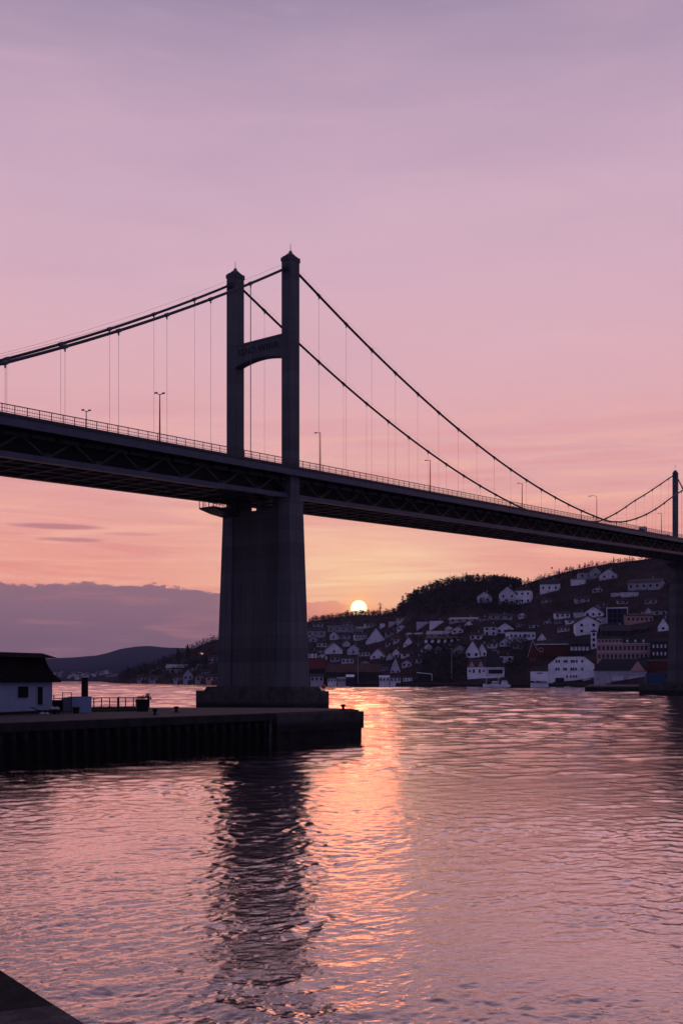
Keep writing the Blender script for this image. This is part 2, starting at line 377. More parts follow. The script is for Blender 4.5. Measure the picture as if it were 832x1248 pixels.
    v3 = N.new('ShaderNodeVectorMath'); v3.operation = 'ADD'; L.new(v2.outputs[0], v3.inputs[0]); L.new(last, v3.inputs[1])
    v4 = N.new('ShaderNodeVectorMath'); v4.operation = 'NORMALIZE'; L.new(v3.outputs[0], v4.inputs[0])
    N.remove(p); fr = N.new('ShaderNodeFresnel'); fr.inputs['IOR'].default_value = 1.42; L.new(v4.outputs[0], fr.inputs['Normal'])
    ml = N.new('ShaderNodeMath'); ml.operation = 'MULTIPLY'; ml.use_clamp = True; L.new(fr.outputs[0], ml.inputs[0]); ml.inputs[1].default_value = 2.9
    df = N.new('ShaderNodeBsdfDiffuse'); df.inputs[0].default_value = (.018,.012,.016,1)
    gl = N.new('ShaderNodeBsdfGlossy'); gl.inputs['Color'].default_value = (1,.905,.90,1); gl.inputs['Roughness'].default_value = .05; L.new(v4.outputs[0], gl.inputs['Normal'])
    mxs = N.new('ShaderNodeMixShader'); L.new(ml.outputs[0], mxs.inputs[0]); L.new(df.outputs[0], mxs.inputs[1]); L.new(gl.outputs[0], mxs.inputs[2])
    L.new(mxs.outputs[0], N['Material Output'].inputs['Surface'])
    o = link('water', me, m); tag(o, kind='structure'); return o
build_water()

# ------------------------------------------------------------------ terrain
SHORE = [(-3000,900),(-200,3400),(120,2300),(138,1500),(265,1000),(375,860),(600,800),(700,770),(832,700),(1400,560),(3000,300)]
RIDGE_D = [(-3000,1500),(-200,4200),(120,3000),(138,1650),(265,1700),(375,2000),(437,2250),(480,1750),(540,1350),(640,1280),(832,1300),(1400,1200),(3000,900)]
RIDGE_Y = [(-3000,826),(-200,826),(120,829.5),(138,829),(150,825),(170,816),(190,811),(205,806),(222,798),(236,790),(250,784),(265,779),(320,768),(375,758),(400,754),(437,749),
           (465,750),(482,745),(492,736),(505,727),(530,716),(560,709),(590,708),(615,711),(632,714),(650,708),(670,702),(700,694),(740,687),(790,681),(832,674),(950,668),(1400,690),(3000,760)]
def terr(x, s):
    """x = bearing column, s = 0 at the shore .. 1 on the ridge -> world point"""
    Ds, Dr = interp(x, SHORE), interp(x, RIDGE_D)
    y0 = HY+(CH-4.0)*F/Ds
    yr = interp(x, RIDGE_Y)
    D = Ds*(Dr/Ds)**s
    g = 1-(1-s)**1.55 if Dr/Ds > 1.9 else 1-(1-s)**1.25
    y = y0-(y0-yr)*g
    return Vector(((x-HX)*D/F, D, CH+(HY-y)*D/F)), y
def terr_at(x, yb):
    lo, hi = 0.0, 1.0
    for _ in range(30):
        m = (lo+hi)/2
        if terr(x, m)[1] > yb: lo = m
        else: hi = m
    return terr(x, lo)[0]
def build_hill():
    xs = list(range(-2600, -100, 100))+list(range(-100, 130, 20))+[130, 134]+list(range(138, 900, 5))+list(range(900, 1500, 30))+list(range(1500, 3001, 150))
    S = [-.002]+[i/34 for i in range(35)]+[1.06, 1.2, 1.5]
    v, f = [], []
    for s in S:
        for x in xs:
            ss = min(max(s, 0), 1); p, _ = terr(x, ss)
            if s < 0: p = Vector((p.x*.999, p.y*.999, -2))
            if s > 1:
                k = (s-1); q = 1+k*.6; h = p.z
                p = Vector((p.x*q, p.y*q, h*max(0, 1-k*2.2)-(3 if s > 1.4 else 0)))
            elif 0 < s < 1:
                n = mnoise.noise(Vector((p.x*.02, p.y*.02, 0)))*2.2+mnoise.noise(Vector((p.x*.07, p.y*.07, 4)))*.9
                p.z += n*min(1, s*6)*min(1, (1-s)*8+.3)*(1 if p.z > 8 else .3)
            v.append(p)
    n = len(xs)
    for j in range(len(S)-1):
        for i in range(n-1):
            a = j*n+i; f.append((a, a+1, a+n+1, a+n))
    return MB().add(v, f).build('town_hill', M['hill'], smooth=True)
tag(build_hill(), kind='structure')

# far mountain with its lower shoulder
def build_mountain():
    MY = [(-2600,800),(-900,806),(-300,800),(-60,806),(40,803),(62,802.5),(90,801),(118,799),(134,795),(148,790.5),(165,788),(180,787.5),(200,789),(225,790),(260,793),(330,800),(420,806),(600,812),(900,818),(2600,820)]
    xs = list(range(-2600, -100, 90))+list(range(-100, 520, 6))+list(range(520, 2600, 90))
    v, f = [], []; S = [0, .04, .2, .4, .6, .8, .93, 1, 1.3]
    for s in S:
        for x in xs:
            D = 2600+s*3600 if s <= 1 else 7600
            yr = interp(x, MY); y0 = HY+(CH-2)*F/2600
            gg = {0:0, .04:.05, .2:.24, .4:.42, .6:.6, .8:.82, .93:.95, 1:1}.get(s, 1)
            y = y0-(y0-yr)*gg
            z = CH+(HY-y)*D/F if s <= 1 else -20
            if s == 0: z = -2
            elif s <= 1: z += mnoise.noise(Vector((x*.03, s*9, 1)))*5*(1 if s > .1 else .2)
            v.append(((x-HX)*D/F, D, z))
    n = len(xs)
    for j in range(len(S)-1):
        for i in range(n-1):
            a = j*n+i; f.append((a, a+1, a+n+1, a+n))
    tag(MB().add(v, f).build('distant_mountain', M['mountain'], smooth=True), kind='structure')
build_mountain()

# quay wall along the town front
def shore_pts(x0, x1, n, z):
    return [terr(x0+(x1-x0)*i/n, 0)[0] for i in range(n+1)]
def quay_strip(x0, x1, n, z0, z1, dep):
    mb = MB(); P = shore_pts(x0, x1, n, 0)
    for a, b in zip(P, P[1:]):
        ka, kb = 1-.0030, 1-.0030
        qa, qb = 1+dep/a.y, 1+dep/b.y
        mb.hexa([(a.x*ka,a.y*ka,z0),(b.x*kb,b.y*kb,z0),(b.x*qb,b.y*qb,z0),(a.x*qa,a.y*qa,z0)],
                [(a.x*ka,a.y*ka,z1),(b.x*kb,b.y*kb,z1),(b.x*qb,b.y*qb,z1),(a.x*qa,a.y*qa,z1)])
    return mb
qw = quay_strip(378, 900, 40, -2, 3.0, 6).build('quay_wall', M['footing'])
tag(qw, 'long low dark quay wall along the waterfront of the town', 'quay')
# quay projecting into the water at the right, nearer than the town
qp = [at(712,0,520), at(760,0,516), at(900,0,505), at(960,0,690), at(718,0,660)]
tag(MB().prism([(p.x, p.y) for p in qp], -2, 2.6).build('pier_quay', M['footing']), 'black low quay jutting out before the town beside the right bridge pier', 'quay')

# ------------------------------------------------------------------ trees
def leaf_cloud(mb, c, rx, ry, rz, n, size, r, conic=False):
    for _ in range(n):
        while True:
            a = Vector((r.uniform(-1,1), r.uniform(-1,1), r.uniform(-1,1)))
            if a.length < 1: break
        if conic:
            k = (1-(a.z*.5+.5))**.8+.06; a.x *= k; a.y *= k
        p = Vector((c[0]+a.x*rx, c[1]+a.y*ry, c[2]+a.z*rz))
        s = size*r.uniform(.5, 1.4)
        d1 = Vector((r.uniform(-1,1), r.uniform(-1,1), r.uniform(-.6,.6))).normalized()*s
        d2 = d1.cross(Vector((r.uniform(-1,1), r.uniform(-1,1), r.uniform(-1,1)))).normalized()*s*.75
        mb.add([p-d1-d2, p+d1-d2*.6, p+d1*.7+d2, p-d1*.8+d2*.8], [(0,1,2,3)])
def tree_meshes(kind, seed):
    r = random.Random(seed); cr = MB(); tr = MB()
    if kind == 'broad':        # unit height 1
        tr.tube([(0,0,-.1),(.01,0,.25),(0,.01,.6)], [.035,.025,.01], 5)
        for k in range(4):
            a = r.uniform(0,6.28); tr.tube([(0,0,.3+.05*k),(.16*math.cos(a),.16*math.sin(a),.5+.07*k)], [.016,.006], 4)
        for k in range(13):
            a = r.uniform(0,6.28); q = r.uniform(.04,.30); z = r.uniform(.34,.88)
            q *= 1-.5*abs(z-.55)*2
            leaf_cloud(cr, (q*math.cos(a), q*math.sin(a), z), .13, .13, .10, 34, .028, r)
    elif kind == 'bare':       # airy
        tr.tube([(0,0,-.1),(.02,0,.4),(0,.01,.9)], [.022,.016,.005], 5)
        for k in range(9):
            a = r.uniform(0,6.28); z = .35+.06*k; l = .22*(1.2-z)
            tr.tube([(0,0,z),(l*math.cos(a),l*math.sin(a),z+.14)], [.010,.003], 4)
        for k in range(10):
            a = r.uniform(0,6.28); q = r.uniform(.02,.24); z = r.uniform(.45,.95)
            leaf_cloud(cr, (q*math.cos(a)*(1.3-z), q*math.sin(a)*(1.3-z), z), .09, .09, .07, 16, .020, r)
    else:                      # conifer / cypress
        tr.tube([(0,0,-.1),(0,0,.5),(0,0,.98)], [.025,.015,.004], 5)
        leaf_cloud(cr, (0,0,.56), .17, .17, .46, 420, .030, r, True)
        for k in range(14):
            a = r.uniform(0,6.28); z = r.uniform(.15,.8); q = .15*(1.05-z)
            leaf_cloud(cr, (q*math.cos(a), q*math.sin(a), z), .05, .05, .03, 14, .024, r)
    cm = cr.mesh('crown'); tm = tr.mesh('trunk'); tm.materials.append(M['bark'])
    cm.materials.append(M['leaf'] if kind != 'bare' else M['leaf2'])
    return cm, tm
TM = {k: [tree_meshes(k, 10*i+j) for j in range(3)] for i, k in enumerate(('broad', 'bare', 'conifer'))}
def tree(x, yb, hpx, kind, label, group=None, D=None, wide=1.0):
    p = terr_at(x, yb) if D is None else at(x, yb, D)
    h = hpx*p.y/F
    o = empty('tree' if kind != 'conifer' else 'conifer_tree', p, random.uniform(0, 6.28), label=label, cat='tree', group=group)
    cm, tm = random.choice(TM[kind])
    for nm, me in (('crown', cm), ('trunk', tm)):
        c = link(nm, me, None, o); c.scale = (h*wide, h*wide, h)
    return o
# wooded ridge that reads as one mass
def build_forest():
    cr = MB(); r = random.Random(5)
    def clump(x, s, hpx, n=22):
        p, y = terr(x, s); h = hpx*p.y/F
        con = r.random() < .28; wd = .22 if con else .34
        leaf_cloud(cr, (p.x, p.y, p.z+h*.5), h*wd, h*wd, h*.55, n, h*.075, r, con)
    for i in range(1500):
        x = r.uniform(488, 634); lo = .66 if x < 520 else .62
        s = 1-(1-lo)*r.random()**1.25
        clump(x, s, r.uniform(6, 11) if x > 505 else r.uniform(4, 7))
    for i in range(260): clump(r.uniform(600, 634), r.uniform(.9, 1.0), r.uniform(7, 11), 30)
    for i in range(500):
        x = r.uniform(376, 490); clump(x, 1-.16*r.random()**1.3, r.uniform(3, 7.5), 20)
    for i in range(520):
        x = r.uniform(635, 900); clump(x, 1-.12*r.random(), r.uniform(3, 8), 24)
    for i in range(1500):
        x = r.uniform(146, 268); clump(x, 1-.97*r.random()**1.1, r.uniform(4, 9), 14)
    tag(cr.build('ridge_forest', M['leaf']), 'dark mass of trees covering the crest of the town hill', 'forest', kind='stuff')
    cr.v, cr.f = [], []
    for i in range(12500):
        x = r.uniform(376, 880); s = r.uniform(.0, .93); y = terr(x, s)[1]; hp = r.uniform(1.4, 5.2)*(1 if s > .06 else .6)
        if 644 < x < 816 and y > 774 and r.random() < .85: continue
        if any(h[0]-1.5 < x < h[1]+1.5 and h[3]-.5 < y < h[3]+hp+.5 for h in HS) and r.random() < .62: continue
        clump(x, s, hp, 11)
    for i in range(900):
        x = r.uniform(514, 570); clump(x, r.uniform(.0, .30), r.uniform(5, 11), 16)
    for i in range(350):
        x = r.uniform(617, 642); clump(x, r.uniform(.0, .42), r.uniform(5, 10), 16)
    for i in range(1500):
        x = r.uniform(632, 880); clump(x, r.uniform(.5, .98), r.uniform(3, 6), 13)
    tag(cr.build('hillside_shrubbery', M['leaf2']), 'dark garden trees and shrubs between the hillside houses', 'shrubbery', kind='stuff')
for x, yb, h, k, lab in [
    (463,751,17,'bare','small airy tree standing up on the ridge just right of the sun'),
    (455,751,7,'broad','low round tree on the ridge between the sun and the airy tree'),
    (491,744,18,'bare','ragged tree at the foot of the wooded ridge slope'),
    (500,738,18,'broad','full tree climbing the slope below the wooded ridge crest'),
    (486,747,9,'broad','short tree on the lowest part of the wooded slope'),
    (617,714,14,'conifer','pointed tree at the right end of the wooded crest'),
    (606,712,12,'conifer','pointed tree near the right end of the wooded crest above the twin white houses'),
    (572,711,11,'conifer','pointed tree on the middle of the wooded crest'),
    (643,712,8,'bare','thin bare tree on the bare skyline gap right of the wooded crest'),
    (690,697,6,'broad','small bush tree on the skyline left of the hilltop houses'),
    (755,688,8,'bare','thin tree on the hilltop right of the pointed hilltop house'),
    (217,812,23,'conifer','left one of the tall dark conifer pair on the left headland'),
    (229,806,21,'conifer','right one of the tall dark conifer pair on the left headland'),
    (156,830,17,'conifer','lone dark conifer at the tip of the left headland'),
    (176,826,17,'broad','broad dark tree by the water on the left headland'),
    (200,815,16,'broad','rounded tree on the left headland before the tall conifers'),
    (237,822,22,'broad','broad dark tree beside the pale gable house on the left headland'),
    (250,816,18,'broad','dense tree on the left headland next to the bridge pier'),
    (192,826,12,'broad','low tree by the water on the left headland below the rounded tree'),
    (208,832,14,'broad','dark tree by the shore left of the pink headland house')]:
    tree(x, yb, h, k, lab, 'trees standing out on the hills', wide=1.25 if k == 'broad' else 1)

# ------------------------------------------------------------------ houses
WIN = {}
def win_mesh(w_, h_):
    key = (round(w_, 1), round(h_, 1))
    if key not in WIN:
        mb = MB(); w2, h2 = w_/2, h_/2
        mb.box(-w2, w2, -.06, .02, -h2, h2); me = mb.mesh('window'); me.materials.append(M['window']); WIN[key] = me
    return WIN[key]
def house(x0, x1, yt, yb, typ, wall, roof, label, wins=None, name='house', cat='house', wh=.55, yaw=None, dep=None, D=None, winmat=None, group='houses of the hillside town', chim=None):
    xc = (x0+x1)/2
    p = terr_at(xc, yb) if D is None else at(xc, yb, D)
    u = p.y/F; W = (x1-x0)*u; H = (yb-yt)*u
    if yaw is None: yaw = random.uniform(-.22, .22)
    dp = dep*u if dep else W*random.uniform(.7, 1.0)
    dp = min(dp, 34)
    o = empty(name, p, -math.atan2(p.x, p.y)*1.0+yaw, label=label, cat=cat, group=group)
    h2 = W/2*math.cos(yaw) if typ != 'gable' else W/2
    h2 = W/2; f = -5.0; ov = .035*W+.2
    if typ == 'gable':
        e = H*wh
        b = MB(); b.add([(-h2,0,f),(h2,0,f),(h2,0,e),(0,0,H*.97),(-h2,0,e),(-h2,dp,f),(h2,dp,f),(h2,dp,e),(0,dp,H*.97),(-h2,dp,e)],
                        [(0,1,2,3,4),(9,8,7,6,5),(1,6,7,2),(5,0,4,9),(2,7,8,3),(4,3,8,9),(0,5,6,1)])
        b.build('wall', M[wall], o)
        r = MB(); tk = .10*H*.5+.15; sl_ = (H*.97-e)/h2
        for sg in (-1, 1):
            ex = sg*(h2+ov); ez = e-ov*sl_
            A = [(0,-ov,H*.97+.03),(ex,-ov,ez+.03),(ex,dp+ov,ez+.03),(0,dp+ov,H*.97+.03)]
            if sg > 0: A = [A[0], A[1], A[2], A[3]]
            else: A = [A[1], A[0], A[3], A[2]]
            r.hexa(A, [(a[0],a[1],a[2]+tk) for a in A])
        r.build('roof', M[roof], o)
    elif typ == 'side':
        e = H*wh; r_d = dp/2
        b = MB(); b.add([(-h2,0,f),(h2,0,f),(h2,dp,f),(-h2,dp,f),(-h2,0,e),(h2,0,e),(h2,dp,e),(-h2,dp,e),(-h2,r_d,H*.95),(h2,r_d,H*.95)],
                        [(0,1,5,4),(2,3,7,6),(1,2,6,9,5),(3,0,4,8,7),(4,5,9,8),(6,7,8,9),(3,2,1,0)])
        b.build('wall', M[wall], o)
        r = MB(); tk = .12+.02*H; sl_ = (H*.95-e)/r_d
        r.hexa([(-h2-ov,-ov,e-ov*sl_+.02),(h2+ov,-ov,e-ov*sl_+.02),(h2+ov,r_d,H*.95+.02),(-h2-ov,r_d,H*.95+.02)],
               [(-h2-ov,-ov,e-ov*sl_+tk),(h2+ov,-ov,e-ov*sl_+tk),(h2+ov,r_d,H*.95+tk),(-h2-ov,r_d,H*.95+tk)])
        r.hexa([(-h2-ov,r_d,H*.95+.02),(h2+ov,r_d,H*.95+.02),(h2+ov,dp+ov,e-ov*sl_+.02),(-h2-ov,dp+ov,e-ov*sl_+.02)],
               [(-h2-ov,r_d,H*.95+tk),(h2+ov,r_d,H*.95+tk),(h2+ov,dp+ov,e-ov*sl_+tk),(-h2-ov,dp+ov,e-ov*sl_+tk)])
        r.build('roof', M[roof], o)
    elif typ == 'hip':
        e = H*wh; i = min(h2, dp/2)*.75
        MB().box(-h2, h2, 0, dp, f, e).build('wall', M[wall], o)
        MB().frus((-h2-ov, h2+ov, -ov, dp+ov), (-h2+i, h2-i, dp*.35, dp*.65), e+.02, H).build('roof', M[roof], o)
    else:
        e = H*.86
        MB().box(-h2, h2, 0, dp, f, e).build('wall', M[wall], o)
        MB().box(-h2-ov, h2+ov, -ov, dp+ov, e+.003, H).build('roof', M[roof], o)
    if chim and W > 8:
        c = MB().box(-.5*chim, .5*chim, -.5*chim, .5*chim, -1, 1.6*chim).build('chimney', M['grey'], o)
        c.location = (W*.18, dp*.5, H)
    if wins:
        nx, nz = wins; gw, gh = W/nx, e/nz
        for i in range(nx):
            for j in range(nz):
                wo_ = link('window', win_mesh(min(gw*.42, 2.2), min(gh*.52, 2.4)), None, o)
                wo_.location = (-h2+gw*(i+.5), -.03, gh*(j+.55))
                if winmat: wo_.material_slots[0].link = 'OBJECT'; wo_.material_slots[0].material = M[winmat]
    return o

HS = [
 # upper hill
 (609,627,716,738,'gable','whiteb','slate','round-topped pale house below the crest, left one of the twin white houses',(2,2),.6),
 (627,645,716,737,'hip','white','slate','bright pale house below the crest, right one of the twin white houses',(3,2),.75),
 (582,597,722,736,'gable','whiteb','slate','single pale house high in the wood left of the twin white houses',(2,1),.6),
 (659,679,706,722,'side','white','slate','wide white house on the skyline under a thin mast',(3,1),.6),
 (696,711,706,712,'flat','white','lightroof','small flat white house just below the skyline houses',None,.7),
 (706,720,694,706,'hip','grey','slate','greyish hilltop house with a hipped roof, left of the pointed one',(2,1),.6),
 (719,731,692,705,'gable','grey','slate','narrow greyish gabled hilltop house beside the pointed one',(1,1),.6),
 (732,750,694,706,'gable','whiteb','slate','pointed pale house highest on the skyline beneath the bridge deck',(2,1),.45),
 (767,801,705,720,'side','grey','slate','long grey house high under the bridge beside the right pier',(5,1),.65),
 (702,717,727,735,'side','grey','slate','dim grey house alone on the bare slope',None,.6),
 (745,756,722,727,'flat','whiteb','slate','tiny low pale house on the bare slope, left of the longer low one',None,.6),
 (758,776,721,727,'flat','whiteb','slate','longer low pale house on the bare slope below the long grey house',None,.6),
 (598,622,748,755,'side','grey','slate','dim low house half hidden by trees under the twin white houses',(3,1),.6),
 (632,640,747,753,'gable','whiteb','slate','tiny pale gable in the trees under the twin white houses',None,.6),
 # upper left of town
 (375,394,765,777,'side','grey','slate','grey house nearest the big bridge pier on the upper slope',(3,1),.65),
 (401,428,763,771,'flat','grey','lightroof','long low building with pale flat roof below the sun',(4,1),.6),
 (402,411,770,780,'gable','whiteb','slate','narrow pale gable under the long flat-roofed building',(1,1),.55),
 (413,425,771,779,'side','grey','slate','dim reddish-grey house right of the narrow pale gable',(2,1),.6),
 (433,446,772,781,'side','whiteb','slate','small house with a row of windows left of the large white gable',(4,1),.75),
 (447,469,766,784,'gable','white','slate','large blank white gable below and right of the sun',None,.12),
 (398,416,784,797,'gable','white','brown','dark-porched white gable house left of the middle of the lower slope',(1,1),.4),
 (424,437,786,798,'gable','whiteb','tile','rounded pale gable beside the tall waterfront pole',(1,1),.5),
 (452,468,791,803,'gable','white','tile','white gable in front with brown wings above the long brown warehouse',None,.3),
 (471,478,796,805,'gable','whiteb','slate','little pale gable right of the white gable with brown wings',None,.4),
 (376,385,793,801,'side','white','slate','small white house touching the big bridge pier edge',None,.6),
 (386,395,789,797,'side','grey','slate','small grey house near the big bridge pier, left of the dark-porched gable',None,.6),
 (417,430,801,809,'hip','whiteb','slate','small pale hipped house above the long brown warehouse',(3,1),.7),
 (463,468,759,766,'hip','white','slate','tiny white house by itself just under the ridge right of the sun',None,.8),
 (484,497,752,757,'side','whiteb','slate','faint low house at the foot of the wooded slope',None,.6),
 (470,484,768,775,'side','grey','slate','dim house between the large blank gable and the flat pale pair',(2,1),.6),
 (508,522,757,764,'flat','whiteb','slate','left one of two small flat pale boxes under the wood',None,.8),
 (524,539,756,764,'flat','white','slate','right and brighter one of two small flat pale boxes under the wood',None,.8),
 (549,580,752,758,'side','grey','lightroof','long house with pale roof directly under the wooded crest',(4,1),.5),
 (567,575,757,763,'gable','white','slate','tiny bright gable below the long pale roof',None,.3),
 (551,563,764,772,'gable','whiteb','slate','rounded pale gable below and left of the tiny bright gable',None,.5),
 (496,520,771,777,'side','grey','lightroof','long low grey house left of the pale metal roof',(3,1),.6),
 (522,549,769,776,'side','grey','lightroof','long building with pale metal roof above the dark terrace',None,.4),
 (521,553,776,786,'side','darkwall','slate','dark terrace with a row of white framed windows',None,.7),
 (573,585,771,780,'side','whiteb','slate','pale house behind the twin tall white gables',(2,1),.6),
 (492,503,777,787,'gable','white','slate','steep small white gable above the boathouses',None,.2),
 (477,488,791,801,'gable','white','slate','white gable with narrow dark doorway left of centre waterfront',(1,1),.3),
 (490,503,793,801,'side','whiteb','slate','pale low house right of the white gable with dark doorway',(2,1),.55),
 (476,487,802,820,'gable','whiteb','slate','tall thin pale gable standing just behind the waterfront sheds',None,.15),
 (515,528,785,795,'gable','white','slate','pale gable above the dark clump of waterfront trees',None,.4),
 (531,538,788,795,'gable','whiteb','slate','tiny pale gable with warm light right of the gable above the dark trees',None,.6),
 (553,568,787,799,'gable','grey','slate','greyish patterned gable left of the twin tall white gables',(2,2),.5),
 (568,583,782,802,'gable','white','slate','taller left one of the twin steep white gables',None,.35),
 (582,592,785,801,'gable','white','slate','smaller right one of the twin steep white gables',None,.4),
 (590,604,761,775,'hip','whiteb','slate','rounded white house on the middle slope left of the wide gable',(2,2),.7),
 (606,624,760,773,'gable','white','slate','wide white gable at the left end of the long white terrace',(3,1),.5),
 (622,650,769,781,'flat','white','slate','long white terrace with large dark windows on the middle slope',(6,1),.9),
 (609,621,778,787,'gable','whiteb','slate','small pale gable just below the wide white gable',None,.4),
 (608,624,799,808,'flat','whiteb','slate','pale wall under a broad black roof right of the boat house',(2,1),.8),
 (655,665,772,780,'gable','white','slate','small bright triangle gable above the red building',None,.1),
 (665,672,779,786,'gable','whiteb','slate','tiny gable touching the red building roof',None,.1),
 (677,693,745,753,'side','white','slate','white house at the left end of the middle slope row',(3,1),.6),
 (675,684,755,761,'side','grey','slate','small grey house under the left end of the middle slope row',None,.6),
 (691,704,754,760,'side','white','slate','small low white house left of the large white mansard house',None,.6),
 (701,714,746,751,'flat','whiteb','slate','flat pale house left of the wide hipped villa',None,.7),
 (713,732,740,752,'gable','white','slate','white villa with a pointed gable above the mansard house',(3,1),.45),
 (703,728,752,773,'gable','white','slate','large white house with broken gable above the white warehouse',(2,2),.62),
 (729,738,752,760,'flat','whiteb','slate','pale bluish annex between the mansard house and the glass block',None,.8),
 (720,726,770,790,'side','white','slate','narrow tall white house left of the pink building',(1,3),.9),
 (765,793,748,760,'side','pink','slate','pinkish long house right of the glass block',(6,1),.75),
 (785,794,741,750,'gable','whiteb','slate','pale gable on top behind the pinkish long house',None,.3),
 (797,811,742,750,'hip','grey','slate','grey hipped house beside the right bridge pier above the white gable',(2,1),.6),
 (802,813,754,769,'gable','white','slate','steep white gable touching the right bridge pier',(1,1),.35),
 (772,786,764,772,'side','darkwall','slate','dark house with two little lit gable dormers above the pink building',(2,1),.6),
 (735,765,762,777,'side','darkwall','slate','broad black roofed house between the glass block and the pink building',None,.5),
 (650,664,788,797,'side','darkwall','slate','dark low house left of the red building',None,.5),
 # headland left of the pier
 (204,226,810,817,'side','whiteb','lightroof','pale roofed long house on the left headland',None,.4),
 (209,221,815,823,'flat','pink','slate','pink house on the left headland',(2,1),.8),
 (224,234,819,832,'gable','grey','slate','grey gable house by the shore of the left headland',None,.5),
 (254,264,799,808,'hip','whiteb','slate','pale house touching the left edge of the bridge pier',(2,2),.7),
 (243,249,794,799,'flat','whiteb','slate','small house with an orange lit window on the left headland',None,.8),
 (182,198,826,832,'side','whiteb','slate','low pale boathouse on the shore of the left headland',None,.5),
 (252,264,824,832,'side','pink','slate','reddish boathouse at the foot of the bridge pier on the headland',None,.6),
 (236,246,807,814,'gable','whiteb','slate','pale gable among trees in the middle of the left headland',None,.4),
 (192,202,811,817,'side','grey','slate','dim house high on the left headland behind the rounded tree',None,.5),
]
HS += [(x, x+w_, y-h_, y, ty, wl, rf, lab, wn, .6) for x, y, w_, h_, ty, wl, rf, lab, wn in [
 (387,789,10,8,'side','whiteb','slate','small pale house tucked above the dark-porched gable',(2,1)),
 (377,783,9,7,'gable','grey','slate','dim gable near the pier, halfway up the left slope',(1,1)),
 (419,789,7,8,'gable','whiteb','slate','narrow pale gable squeezed left of the rounded pale gable',None),
 (438,800,11,8,'side','whiteb','slate','pale low house left of the white gable with brown wings',(3,1)),
 (440,812,9,7,'gable','grey','slate','dim gable peeping over the brown warehouse roof by the tall pole',None),
 (403,806,10,8,'side','grey','tile','grey house with brownish roof above the left end of the brown warehouse',(2,1)),
 (388,804,9,7,'gable','whiteb','slate','pale gable above the dark red warehouse roof',None),
 (430,770,12,6,'side','grey','lightroof','low grey roof just left above the large blank white gable',None),
 (446,764,12,5,'side','whiteb','slate','faint pale house directly under the ridge beneath the sun',None),
 (418,763,10,5,'side','grey','slate','faint grey house under the ridge left beneath the sun',None),
 (382,764,11,5,'side','grey','slate','faint house under the ridge beside the big bridge pier',None),
 (474,762,10,5,'flat','whiteb','slate','small pale flat house left of the two flat pale boxes',None),
 (484,768,10,6,'gable','whiteb','slate','small pale gable below left of the two flat pale boxes',None),
 (470,788,9,8,'side','grey','slate','grey house right of the large blank white gable',(2,1)),
 (480,783,10,7,'side','whiteb','tile','pale house with brown roof left of the steep small white gable',(2,1)),
 (505,789,9,7,'side','grey','slate','grey house right of the steep small white gable',(2,1)),
 (502,808,11,8,'side','grey','slate','dim grey house above the open black shed',(2,1)),
 (490,813,10,8,'gable','whiteb','slate','pale gable right of the tall thin gable behind the sheds',None),
 (464,818,9,8,'side','grey','slate','grey house at the right end of the brown warehouse roof',None),
 (541,794,10,7,'side','grey','slate','grey house left of the greyish patterned gable',(2,1)),
 (543,768,7,5,'gable','whiteb','slate','tiny gable left of the rounded pale gable on the middle slope',None),
 (585,757,9,5,'side','grey','slate','dim house right of the long pale roof under the crest',None),
 (594,789,10,7,'side','whiteb','slate','pale house right above the smaller twin steep gable',(2,1)),
 (625,790,11,7,'side','grey','slate','dim house below the long white terrace',(2,1)),
 (597,798,9,7,'gable','grey','slate','grey gable behind the tall black boathouse roof',None),
 (629,764,9,6,'side','grey','slate','dim house above the long white terrace',None),
 (645,766,10,7,'side','whiteb','slate','pale house above right of the long white terrace',(2,1)),
 (662,762,9,6,'gable','grey','slate','grey gable on the slope left of the small grey house row',None),
 (680,770,12,7,'side','whiteb','slate','pale house between the red building and the large mansard house',(3,1)),
 (672,789-8,1,1,'flat','grey','slate','x',None),
 (727,742,12,5,'side','grey','slate','grey roofed house above the glass block left corner',None),
 (753,736,11,6,'side','grey','slate','grey house on the slope above the glass block',(2,1)),
 (722,722,11,6,'gable','grey','slate','dim gable on the bare slope under the hilltop houses',None),
 (786,736,12,7,'side','grey','slate','dim house high above the pinkish long house',(2,1)),
 (660,735,10,6,'side','grey','slate','dim house on the bare slope under the skyline house with the mast',None),
 (796,786,9,8,'side','whiteb','slate','pale house over the black house by the right bridge pier',(2,1)),
 (168,831,9,6,'side','whiteb','slate','pale shore house between the lone conifer and the broad tree',None),
 (212,831,9,6,'side','grey','slate','grey shore house under the pink headland house',None),
 (240,831,9,7,'gable','whiteb','slate','white shore gable right of the grey gable house on the headland',None),
 (246,822,8,6,'side','grey','slate','grey house above the reddish boathouse on the headland',None),
 (199,822,8,5,'side','whiteb','slate','pale house left of the pink headland house',None),
 (184,821,8,5,'gable','grey','slate','dim gable on the headland above the low pale boathouse',None)] if lab != 'x']
TOWN = []
for h in HS:
    ex_ = .07*(h[1]-h[0]); h = (h[0]-ex_, h[1]+ex_, h[2]-.10*(h[3]-h[2]))+tuple(h[3:])
    if h[1] < 270 and h[5] in ('white', 'whiteb'): h = h[:5]+('greyb',)+h[6:]
    wn_ = h[8]
    if wn_ is None and h[1]-h[0] > 8.5 and 'blank' not in h[7] and h[4] != 'flat': wn_ = random.choice([(2,1),(3,1),(2,2)]) if h[4] != 'gable' else (2,1)
    o = house(*h[:8], wins=wn_, wh=h[9], chim=1.0 if random.random() < .5 else None)
    TOWN.append(o)
